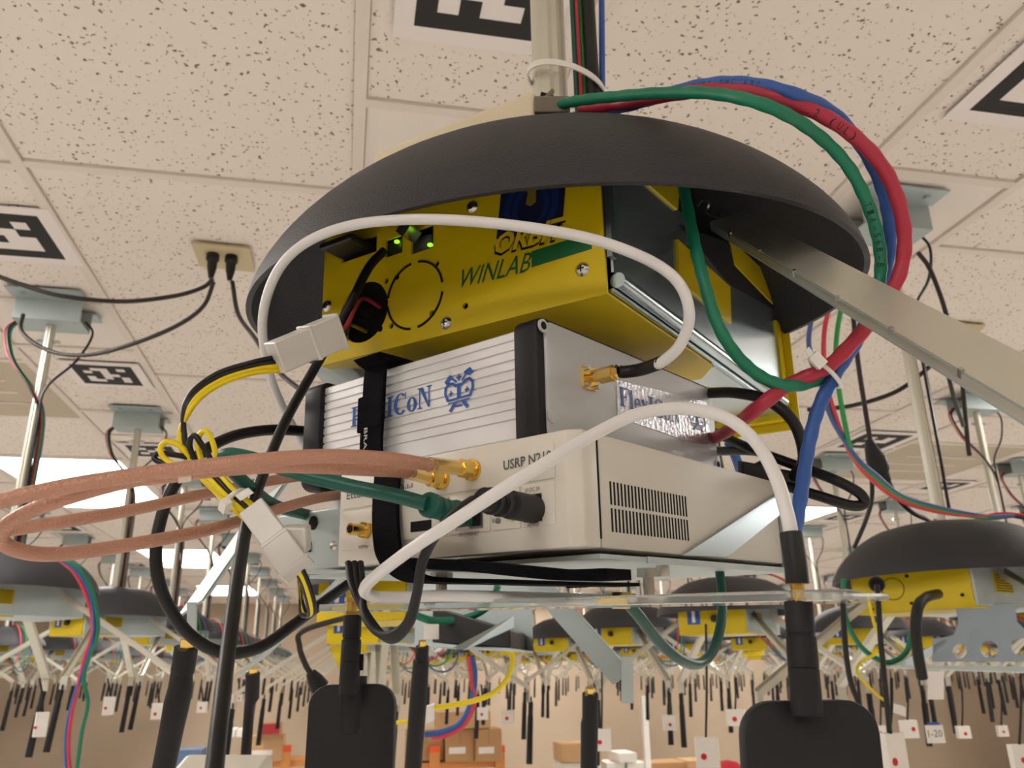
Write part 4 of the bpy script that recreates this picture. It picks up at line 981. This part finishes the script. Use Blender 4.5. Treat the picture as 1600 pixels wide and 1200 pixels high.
cable('network_cable', path((950, 174, .57), (1010, 158, .53), (1080, 136, .49), (1150, 129, .46), (1230, 144, .435), (1305, 180, .45), (1358, 248, .46), (1385, 318, .465), (1390, 385, .468), (1374, 455, .465), (1340, 530, .455), (1305, 585, .445), (1278, 640, .44), (1263, 700, .435), (1252, 770, .42), (1242, 830, .405), (1236, 860, .40)), 0.0037, M_blue, 'blue network cable arching over the dome and hanging down to the right antenna', n=16, seg=14, lump=.05, period=8)
b = MB(); c = at(1290, 583, .442); ax = (at(1330, 540, .445)-at(1260, 610, .445)).normalized(); s_ = FW; u = ax.cross(s_).normalized()
rp = [c+(s_*math.cos(a)*0.009+u*math.sin(a)*0.0105) for a in [2*math.pi*i/24 for i in range(25)]]
b.tube(rp, 0.0012, 8); b.obox(at(1277, 563, .43), u*0.004, ax*0.003, FW*0.002); b.obox(at(1267, 554, .43), (at(1262, 546, .43)-at(1274, 564, .43))/2, ax*0.0015, FW*0.0005)
tag(b.build('cable_tie', M_tie), 'white cable tie round the red, green and blue network cables', 'cable tie')
# black coils behind the radio at the right
cable('black_cable', path((1105, 614, .56), (1150, 614, .53), (1200, 626, .51), (1240, 660, .50), (1256, 710, .50), (1246, 738, .51), (1225, 752, .53)), 0.0037, M_black, 'black cable curving right from behind the aluminium box', seg=12)
cable('black_cable', path((1118, 676, .58), (1170, 700, .545), (1240, 726, .52), (1300, 748, .50), (1342, 770, .49), (1350, 786, .49), (1330, 790, .49), (1280, 775, .50), (1220, 757, .52), (1160, 740, .55)), 0.0033, M_black, 'black cable folded back on itself right of the ivory radio', seg=12)
cable('black_cable', path((1120, 705, .58), (1165, 704, .55), (1192, 708, .54), (1196, 722, .54), (1175, 735, .55)), 0.0033, M_black, 'short black cable bend behind the ivory radio', seg=12)
b = MB(); b.obox(at(1205, 742, .52), RT*0.02-UP*0.004, UP*0.005, FW*0.006); tag(b.build('cable_plug', M_black, bevel=0.001), 'black plug block on top of the ivory radio rear edge', 'plug')
cable('network_cable', path((1138, 690, .60), (1150, 715, .60), (1160, 745, .61)), 0.0036, M_blue, 'short piece of blue cable behind the ivory radio', seg=10)
# green coax below the tray
cable('green_cable', path((980, 941, .362), (1000, 965, .37), (1030, 1003, .385), (1062, 1030, .40), (1092, 1037, .42), (1115, 1015, .435), (1127, 970, .45), (1128, 930, .465), (1124, 890, .48)), 0.0027, mat('deep_green_cable', (12, 74, 64), 0.35), 'dark green cable sagging in a U below the acrylic strip', seg=14)

# ================================================================== THINGS AMONG THE BACK ROWS
# ceiling outlet plates with plugs
def outlet(corners, label, plugs):
    t = thing('outlet_plate', label, 'outlet')
    P = [CAM+ray(x, y)*((H-0.006)/ray(x, y).z) for x, y in corners]
    MB().prism(P, (0, 0, -0.003), (0, 0, 0.002)).build('cover_plate', M_plate, t)
    for x, y in plugs:
        p = CAM+ray(x, y)*((H-0.01)/ray(x, y).z)
        MB().tube([p+Vector((0, 0, 0.003)), p+Vector((0, 0, -0.016)), p+Vector((0, 0, -0.018)), p+Vector((0.0, 0.004, -0.038)), p+Vector((0, 0.006, -0.066))], [0.016, 0.017, 0.013, 0.012, 0.006], 12).build('plug', M_black, t, smooth=True, angle=40)
    return t
outlet([(299, 378), (390, 387), (398, 424), (312, 415)], 'beige ceiling outlet plate with two black plugs', [(333, 398), (362, 401)])
outlet([(1494, 504), (1540, 508), (1527, 520), (1482, 514)], 'beige ceiling outlet plate behind the long right arm', [])
bc = lambda pts, r, m, label, **k: cable('hanging_cable' if m in (M_bwire, M_black) else 'network_cable', path(*pts), r, m, label, **k)
M_cord = mat('brown_black_cord', (44, 38, 32), 0.5)
def cord(pts, r, label, m=None): return cable('hanging_cable', path(*pts), r, m or M_cord, label, seg=8)
cord([(333, 436, 2.05), (315, 450, 2.05), (270, 463, 2.0), (190, 471, 1.95), (100, 463, 1.9), (40, 447, 1.9), (-40, 418, 1.9)], 0.0055, 'dark cord swinging from the ceiling outlet to the left edge')
cord([(334, 440, 2.05), (318, 478, 2.05), (280, 507, 2.05), (220, 533, 2.05), (150, 553, 2.1), (95, 553, 2.15), (55, 537, 2.2), (33, 515, 2.25), (36, 492, 2.3)], 0.0055, 'dark cord swinging from the ceiling outlet to the left bracket')
cord([(363, 440, 2.05), (372, 490, 2.0), (398, 528, 1.9), (430, 575, 1.8), (475, 612, 1.7), (520, 625, 1.6)], 0.0055, 'dark cord dropping from the ceiling outlet behind the white cable')
cord([(1434, 394, 1.9), (1455, 425, 1.9), (1480, 500, 1.9), (1478, 560, 1.95), (1490, 620, 2.0), (1505, 665, 2.1)], 0.0052, 'dark cord hanging from the right bracket behind the long arm')
cord([(1500, 560, 2.2), (1504, 600, 2.2), (1512, 690, 2.2), (1515, 712, 2.2)], 0.006, 'dark hanging cord bundle end at the right')
cord([(1330, 460, 1.5), (1340, 560, 1.5), (1352, 640, 1.5), (1360, 690, 1.5)], 0.0045, 'dark cord dropping to a black inline plug at the right')
cord([(1262, 640, 1.9), (1330, 634, 1.9), (1400, 612, 1.9), (1450, 575, 1.9), (1480, 545, 1.95), (1510, 514, 2.05)], 0.0052, 'dark cord swinging across behind the blue cable at the right')
t = thing('inline_plug', 'black inline plug hanging between cords right of the blue cable', 'plug')
MB().tube(path((1357, 686, 1.5), (1361, 700, 1.5), (1368, 715, 1.5), (1374, 735, 1.5), (1380, 742, 1.5), (1388, 752, 1.5)), [.006, .012, .018, .019, .012, .006], 12).build('plug_body', M_black, t, smooth=True)
cable('plug_cord', path((1386, 748, 1.5), (1400, 775, 1.5), (1425, 800, 1.6), (1455, 815, 1.8), (1480, 830, 1.98)), 0.005, M_black, parent=t, seg=8)
cable('plug_cord', path((1362, 745, 1.5), (1362, 780, 1.5), (1352, 815, 1.55), (1335, 855, 1.6)), 0.004, M_black, parent=t, seg=8)
# coloured cables at right behind the yellow box
for m, nm, o_ in ((M_bred, 'thin red', 0), (M_bgreen, 'thin bright green', 1), (M_bblue, 'thin grey blue', 2)):
    st = {0: [(1298, 470), (1288, 520), (1289, 580), (1302, 640)], 1: [(1318, 465), (1308, 520), (1307, 580), (1320, 660)], 2: [(1268, 495), (1264, 540), (1280, 590), (1300, 655)]}[o_]
    pts = [(x, y, 1.35) for x, y in st]+[(1330+4*o_, 710+2*o_, 1.38), (1365+3*o_, 752-4*o_, 1.42), (1410, 783-4*o_, 1.48), (1470, 800-3*o_, 1.52), (1540, 811-2*o_-(0 if o_ else 4), 1.55), (1575+4*o_, 806, 1.58)]
    cable('network_cable', path(*pts), 0.0042, m, nm+' cable sagging to the big right node', seg=8)
# cables falling from the left node
for m, nm, pts in ((M_blue, 'blue', [(88, 872), (118, 890), (140, 925), (147, 975), (140, 1020), (122, 1070), (108, 1120), (103, 1170), (106, 1230)]), (M_green, 'green', [(92, 872), (125, 890), (146, 930), (153, 985), (140, 1025), (131, 1060), (137, 1100), (127, 1150), (117, 1230)]),
                   (M_bred, 'red', [(95, 876), (118, 897), (138, 940), (145, 985), (132, 1030), (121, 1075), (111, 1120), (107, 1170), (112, 1230)])):
    cable('network_cable', path(*[(x, y, 1.75) for x, y in pts]), 0.0042, m, nm+' cable falling from the left dome down to the bottom edge', seg=8)
# loose loop right of centre
for m, nm, o_ in ((M_blue, 'blue', 0), (M_bred, 'red', 9)):
    cable('network_cable', path((738-o_*.6, 1025, 1.3), (742-o_*.5, 1060, 1.3), (735+o_*.6, 1100, 1.3), (718+o_*.6, 1130+o_*.4, 1.3), (690+o_*.4, 1144+o_*.6, 1.3), (664+o_*1.2, 1148+o_*.5, 1.3)), 0.0045, m, nm+' loose cable end right of the centre paddle antenna', seg=8)
cable('power_cable', path((790, 1008, 1.2), (800, 1025, 1.2), (795, 1055, 1.2), (775, 1080, 1.2), (740, 1095, 1.2), (700, 1103, 1.2), (676, 1106, 1.2)), 0.004, M_ywire, 'yellow and black lead curving down to a white plug, behind the rubber antenna', seg=8)
b = MB(); b.obox(at(668, 1116, 1.2), RT*0.010+UP*0.004, UP*0.012, FW*0.005); tag(b.build('power_plug', M_tag, bevel=0.001), 'white plug at the end of the curved yellow lead', 'plug')
cable('power_cable', path((612, 1130, 1.25), (630, 1128, 1.25), (655, 1127, 1.25)), 0.003, M_ywire, 'short yellow lead beside the centre paddle antenna', seg=8)
cable('hanging_cable', path((560, 960, 1.0), (475, 985, 1.0), (468, 1010, 1.0), (478, 1040, 1.0), (492, 1062, 1.0), (500, 1085, 1.0)), 0.0035, M_cord, 'dark cord ending in a plug left of the centre paddle antenna', seg=8)
b = MB(); b.tube(path((485, 1050, 1.0), (492, 1062, 1.0), (500, 1075, 1.0)), [.006, .010, .012], 10); tag(b.build('cord_plug', M_black, smooth=True), 'black cord plug behind the left shoulder of the centre paddle antenna', 'plug')
cable('green_cable', path((640, 958, 1.1), (680, 970, 1.1), (730, 965, 1.1), (765, 945, 1.1), (778, 915, 1.1)), 0.005, M_green, 'green cable sagging behind the acrylic strip', seg=8)

# tray with black box on the node behind
t = thing('equipment_tray', 'metal tray with holes behind the acrylic strip, black box on it', 'tray')
A, B_ = at(596, 1004, 1.15), at(802, 1013, 0.98)
bk = Vector((0.06, 0.16, 0))
MB().prism([A, B_, B_+bk, A+bk], (0, 0, -0.002), (0, 0, 0.0)).build('tray_plate', M_galv_dull, t)
MB().prism([A+bk, B_+bk, B_+bk+Vector((0, 0, .11)), A+bk+Vector((0, 0, .12))], (0, -0.001, 0), (0, 0.001, 0)).build('tray_back', M_galv_dull, t)
MB().prism([at(708, 1012, 1.03), at(724, 1016, 1.02), at(803, 980, 0.985), at(803, 962, 0.985)], (0, 0, 0), (0.002, 0, 0)).build('tray_brace', M_galv, t)
bx = MB(); a, b_ = at(670, 1003, 1.10), at(794, 1012, 1.0)
bx.prism([a, b_, b_+Vector((0, 0, .022)), a+Vector((0, 0, .048))], bk*0.1, bk*0.9)
bo = bx.build('black_device', M_black, None, bevel=0.002); tag(bo, 'flat black device with white mark on the tray behind the acrylic strip', 'device')
p = at(674, 987, 1.085); MB().obox(p, RT*0.010, UP*0.010, FW*0.0006).build('white_mark', M_tag, bo)

# tray with round holes under the big right node
NR = NODES[(1, 1.45)].location
t = thing('equipment_tray', 'galvanised tray with large round holes under the big right node', 'tray')
u0, u1 = 1476, 1640
def pl(x, y): return at(x, y, 1.52)
plate = MB().prism([pl(1457, 1034), pl(1650, 1034), pl(1650, 985), pl(1604, 986), pl(1590, 972), pl(1585, 944), pl(1493, 944), pl(1498, 972), pl(1490, 992), pl(1475, 996), pl(1458, 998)], FW*0, FW*0.002).mesh()
ct = MB()
for x, y, r in ((1500, 1018, .014), (1546, 1015, .0165), (1594, 1010, .0165)): ct.tube([pl(x, y)-FW*0.02, pl(x, y)+FW*0.02], r, 24)
link('holed_plate', boolean_cut(plate, ct.mesh()), mat('weathered_steel', (140, 152, 162), 0.35, 0.8, var=0.12, vscale=18), t)
MB().prism([pl(1385, 1042), pl(1650, 1052), pl(1650, 1042), pl(1478, 1040)], (0, 0, 0), (0.02, 0.10, 0)).build('tray_plate', M_galv_dull, t)
MB().prism([pl(1395, 1040), pl(1430, 1040), pl(1482, 1008), pl(1478, 998)], (0, 0, 0), FW*0.002).build('tray_brace', M_galv, t)
b = MB(); b.obox(at(1462, 1071, 1.45), RT*0.0145, UP*0.025, FW*0.0005); tag(b.build('paper_tag', M_tag), 'blank white paper tag under the big right node tray', 'tag')
cord([(1466, 928, 1.50), (1446, 934, 1.42), (1434, 950, 1.38), (1431, 985, 1.38), (1434, 1020, 1.38), (1441, 1060, 1.38)], 0.009, 'short thick black lead hanging from the big right node', M_black)
cord([(1370, 914, 1.345), (1372, 935, 1.335), (1376, 1000, 1.33), (1382, 1060, 1.33), (1390, 1145, 1.33)], 0.0045, 'black lead from the round plug of the big right node', M_black)
b = MB(); c = at(1370, 913, 1.36); n = (c-CAM).normalized(); b.tube([c-n*0.012, c-n*0.004, c+n*0.01], [.010, .013, .013], 18); tag(b.build('round_plug', M_hole, smooth=True, angle=40), 'round black plug in the front of the big right node', 'plug')
cord([(1316, 920, 1.4), (1320, 1000, 1.4), (1328, 1060, 1.4), (1342, 1100, 1.4)], 0.0048, 'black lead dropping behind the right edge of the big paddle antenna', M_black)
cable('network_cable', path((1318, 905, 1.55), (1320, 960, 1.55), (1345, 1010, 1.55), (1385, 1035, 1.55), (1415, 1020, 1.55), (1425, 985, 1.55)), 0.005, M_green, 'green cable sagging under the big right node', seg=8)
cable('power_cable', path((1356, 930, 1.4), (1366, 975, 1.4), (1378, 1012, 1.4), (1345, 1035, 1.4), (1342, 1055, 1.4), (1370, 1085, 1.4), (1395, 1103, 1.4)), 0.0026, M_ywire, 'thin yellow lead under the big right node', seg=8)
b = MB(); b.obox(at(1403, 1108, 1.4), RT*0.012-UP*0.004, UP*0.008, FW*0.004); tag(b.build('power_plug', M_tag, bevel=0.001), 'white plug on the thin yellow lead under the big right node', 'plug')

# hanging white boxes with red dots
def dot_box(x, y, w_px, h_px, dx, dy, label, dep, ytop, group=None, yaw=0.0):
    t = thing('hanging_tag', label, 'tag', None, group); s = dep/F
    c = at(x, y, dep); side = Vector((math.cos(-YAW+yaw), math.sin(-YAW+yaw), 0)); fw = Vector((-side.y, side.x, 0))
    MB().obox(c, side*w_px*s/2, fw*w_px*s*0.22, (0, 0, h_px*s/2)).build('tag_body', M_tag, t, bevel=w_px*s*0.03)
    dc = c+side*dx*s+Vector((0, 0, -dy*s))-fw*w_px*s*0.22
    MB().cyl(dc-fw*0.001, dc+fw*0.001, w_px*s*0.13, 14).build('red_dot', M_dot, t)
    top = c+Vector((0, 0, h_px*s/2)); up_ = at(x-2, ytop, dep)
    MB().tube(cr([top-Vector((0, 0, .002)), top*0.5+up_*0.5+RT*0.002, up_], 4), 0.0028*max(1, dep/2.4), 6).build('tag_cord', M_black, t)
dots = [(1395, 1178, 44, 62, -10, 10, 'large pale box with red dot below the right shoulder of the big paddle antenna', 1.33, 1060, .5), (1597, 1185, 34, 40, -2, 2, 'white box with red dot cut by the right edge', 1.7, 1050, 0), (1420, 1139, 26, 26, 4, 0, 'white box with red dot left of the numbered card', 2.4, 1060, .2),
        (1505, 1144, 20, 18, 1, 2, 'small white box with red dot right of the numbered card', 2.8, 1075, 0), (941, 1156, 27, 32, -4, 3, 'white box with red dot beside the hanging rubber antenna', 2.4, 1010, -.1), (1105, 1176, 36, 44, -6, 5, 'large white box with red dot left of the big paddle antenna', 1.9, 975, -.15),
        (1046, 1129, 20, 22, 0, 3, 'small white box with red dot under the green cable loop', 3.0, 1080, 0), (1150, 1121, 28, 24, -4, 2, 'white box with red dot against the big paddle antenna, left side', 2.6, 1060, 0), (794, 1121, 21, 21, -2, 1, 'small white box with red dot, right one of two right of the paddle', 2.9, 1070, 0),
        (754, 1115, 17, 18, -1, 1, 'small white box with red dot, left one of two right of the paddle', 3.2, 1070, 0), (170, 1103, 17, 27, -4, 3, 'small pale box with red dot at the left among antennas', 2.5, 1060, .4), (247, 1111, 19, 24, -3, 4, 'bright white box with red dot left of the black rubber antenna', 2.5, 1070, .2),
        (64, 1132, 18, 36, -8, 4, 'tall pale box with a red dot at its edge near the left border', 2.0, 1060, .7), (316, 1105, 15, 16, -1, 1, 'tiny white box with red dot right of the black rubber antenna', 3.4, 1070, 0),
        (360, 1091, 11, 13, 0, 1, 'tiny white tag pair, left one, beside the straight black cable', 4.2, 1060, 0), (374, 1090, 11, 11, 0, 1, 'tiny white tag pair, right one, beside the straight black cable', 4.2, 1060, 0), (1566, 1142, 16, 16, 0, 1, 'tiny white box with red dot left of the right edge', 3.0, 1080, 0), (1377, 1142, 14, 16, -3, 2, 'tiny white box with red dot behind the big paddle antenna shoulder', 3.0, 1040, 0)]
for x, y, w_, h_, dx, dy, lab, dep, yt, yw in dots: dot_box(x, y, w_, h_, dx, dy, lab, dep, yt, 'hanging boxes with red dots', yw)
# numbered card
t = thing('numbered_card', 'hanging white card reading 1-20 with blue clip', 'card')
c = at(1461, 1147, 2.3); s = 2.3/F; sd_ = Vector((math.cos(-YAW), math.sin(-YAW), 0)); fw_ = Vector((-sd_.y, sd_.x, 0))
MB().obox(c, sd_*14*s, fw_*0.001, (0, 0, 13*s)).build('card_sheet', M_tag, t)
MB().obox(c+Vector((0, 0, 15*s)), sd_*9*s, fw_*0.002, (0, 0, 2*s)).build('card_clip', M_blue, t)
text('card_lettering', '1-20', c-sd_*11*s-Vector((0, 0, 4*s))-fw_*0.0012, c+sd_*11*s-Vector((0, 0, 4*s))-fw_*0.0012, (0, 0, 10*s), 0.0003, M_grey_ink, t, -fw_)
for q in (-6, 6): MB().tube([c+sd_*q*s+Vector((0, 0, 16*s)), c+sd_*q*s*0.7+Vector((0, 0, 45*s))], 0.002, 6).build('card_cord', M_black, t)

# back of the room: shelves and boxes
def crate(x0, y0, x1, y1, dep, m, label, tape=True, lab=False, nm='cardboard_box', thick=0.35, cat='box'):
    t = thing(nm, label, cat)
    a, b = at(x0, y1, dep), at(x1, y0, dep); dd = Vector((0, thick, 0))
    lo = Vector((min(a.x, b.x), a.y, a.z)); wx = (at(x1, y1, dep)-a); hz = b.z-a.z
    MB().prism([a, a+Vector((wx.x, 0, 0)), a+Vector((wx.x, 0, hz)), a+Vector((0, 0, hz))], (0, 0, 0), dd).build('box_body', m, t, bevel=0.004, bseg=1)
    if tape: MB().box((a.x+wx.x*0.46, a.y-0.002, a.z+hz*0.55), (a.x+wx.x*0.54, a.y+0.001, a.z+hz)).build('tape', mat('tan_tape', (176, 136, 92), 0.4), t)
    if lab: MB().box((a.x+wx.x*0.12, a.y-0.003, a.z+hz*0.25), (a.x+wx.x*0.7, a.y+0.001, a.z+hz*0.45)).build('paper_label', M_paper, t)
    return t
D1 = 8.0
crate(386, 1151, 440, 1191, D1, M_card2, 'wide pale cardboard box left of the centre paddle antenna', False, True)
crate(405, 1130, 437, 1151, D1, M_card, 'red and brown box on top of the pale cardboard box', False, nm='printed_box').children[0]
a = at(406, 1147, D1-.01); MB().box((a.x, a.y-0.004, a.z), (a.x+29*D1/F, a.y, a.z+0.09)).build('red_panel', mat('red_print', (176, 50, 56), 0.6), bpy.data.objects['printed_box'])
crate(348, 1140, 366, 1152, D1, M_tag, 'small white box, left of two on the shelf by the black cable', False, nm='white_box'); crate(369, 1140, 385, 1152, D1, M_tag, 'small white box, right of two on the shelf by the black cable', False, nm='white_box')
crate(636, 1142, 694, 1190, D1, M_card, 'cardboard box behind the rubber antenna, on the shelf', True, False)
crate(696, 1141, 742, 1191, D1, M_card, 'middle cardboard box of the shelf row, white label', True, True); crate(743, 1140, 786, 1191, D1, M_card, 'right cardboard box of the shelf row, white label', True, True)
crate(684, 1112, 770, 1140, D1, M_card2, 'flat cardboard box lying on top of the shelf row', False)
crate(878, 1162, 945, 1192, D1, M_card2, 'cardboard box on white cartons right of centre', False)
crate(968, 1177, 998, 1192, D1, M_tag, 'small white carton on top of the white cartons', False, nm='white_carton')
for i, x in enumerate((880, 912, 950, 983)): crate(x, 1193, x+30, 1225, D1, M_tag, ['first', 'second', 'third', 'fourth'][i]+' white carton of the row at the bottom right of centre', False, nm='white_carton')
crate(1015, 1193, 1080, 1230, D1, M_card, 'cardboard box under the large white red dot box', False); crate(1080, 1190, 1120, 1230, D1, M_card2, 'pale cardboard box beside the red bag', False)
t = MB(); 
tag(MB().lathe([(0.001, .16), (.1, .14), (.16, .08), (.17, 0), (.15, -.12), (.001, -.13)], 20).build('red_bag', mat('red_fabric', (176, 26, 44), 0.8, bump=.3, bscale=20), smooth=True), 'red bag or cloth at the bottom edge left of the big paddle antenna', 'bag'); bpy.data.objects['red_bag'].location = at(1138, 1215, D1)
crate(243, 1174, 308, 1230, D1, mat('blue_print', (92, 118, 150), 0.6, var=.5, vscale=9), 'bluish printed box at the bottom left', False, nm='printed_carton')
def wood_shelf(x0, x1, y, posts, label):
    t = thing('wooden_shelf', label, 'shelf'); a, b = at(x0, y, D1), at(x1, y, D1)
    MB().box((a.x, a.y-.02, a.z-.06), (b.x, a.y+.45, a.z)).build('shelf_board', M_wood, t)
    for x, yt in posts:
        p = at(x, yt, D1); MB().box((p.x-.05, a.y-.07, 0), (p.x+.05, a.y-.021, p.z)).build('post', M_wood, t)
        MB().box((p.x-.052, a.y-.072, p.z-.05), (p.x+.052, a.y-.019, p.z+.01)).build('post_cap', mat('orange_tip', (240, 104, 52), 0.6), t)
wood_shelf(636, 792, 1193, ((680, 1168), (786, 1169)), 'orange wooden shelf with cardboard boxes in the centre back')
wood_shelf(322, 480, 1192, ((446, 1168),), 'orange wooden shelf at the left back behind the black cable')
tag(MB().box((at(1013, 1200, 7).x-.02, at(1013, 1200, 7).y, 0), (at(1013, 1200, 7).x+.03, at(1013, 1200, 7).y+.05, at(1013, 1088, 7).z)).build('white_post', M_tag, bevel=.004), 'thin white upright post right of centre at the back', 'post')
tag(MB().obox(at(345, 1212, .9), RT*.05, FW*.03, UP*.012).build('plastic_lid', mat('grey_white_plastic', (206, 200, 186), 0.4), bevel=.006), 'pale plastic lid edge at the bottom behind the straight black cable', 'case')  # flat pale plastic lid, only its edge rises into view
# printed lettering along the big network cables
def cable_print(obj, word, pts, i0, r, m, h_=0.5, gap=1.25):
    q = cr(pts, 24); acc = 0; k = i0
    size = r*h_*2
    for ch in word:
        p, t_ = q[k], (q[k+1]-q[k-1]).normalized()
        v = (CAM-p); v = (v-t_*v.dot(t_)).normalized(); up_ = v.cross(t_).normalized()
        if up_.dot(UP) < 0: pass
        if ch != ' ':
            text('print_mark', ch, p+v*r*1.07-t_*size*0.3-up_*size*0.5, p+v*r*1.07+t_*size*0.3-up_*size*0.5, up_*size, 0, m, obj, v)
        d_ = 0
        while d_ < size*0.95*gap and k < len(q)-2: d_ += (q[k+1]-q[k]).length; k += 1
M_print = mat('print_ink', (24, 26, 40), 0.6)
for o in list(bpy.data.objects):
    lab = o.get('label', '')
    if lab.startswith('blue network cable arching'): cable_print(o, 'TYPE CMG 60C', path((1080, 136, .49), (1150, 129, .46), (1230, 144, .435), (1305, 180, .45)), 4, 0.0037, M_print)
    elif lab.startswith('green network cable looping'): cable_print(o, 'TIA-568-B', path((1325, 260, .45), (1360, 330, .455), (1376, 400, .46), (1370, 460, .46)), 20, 0.0035, M_print)
    elif lab.startswith('thick red network cable'): cable_print(o, '2022 (UL)', path((1200, 150, .44), (1280, 178, .44), (1345, 222, .445), (1390, 280, .45)), 10, 0.004, M_print)
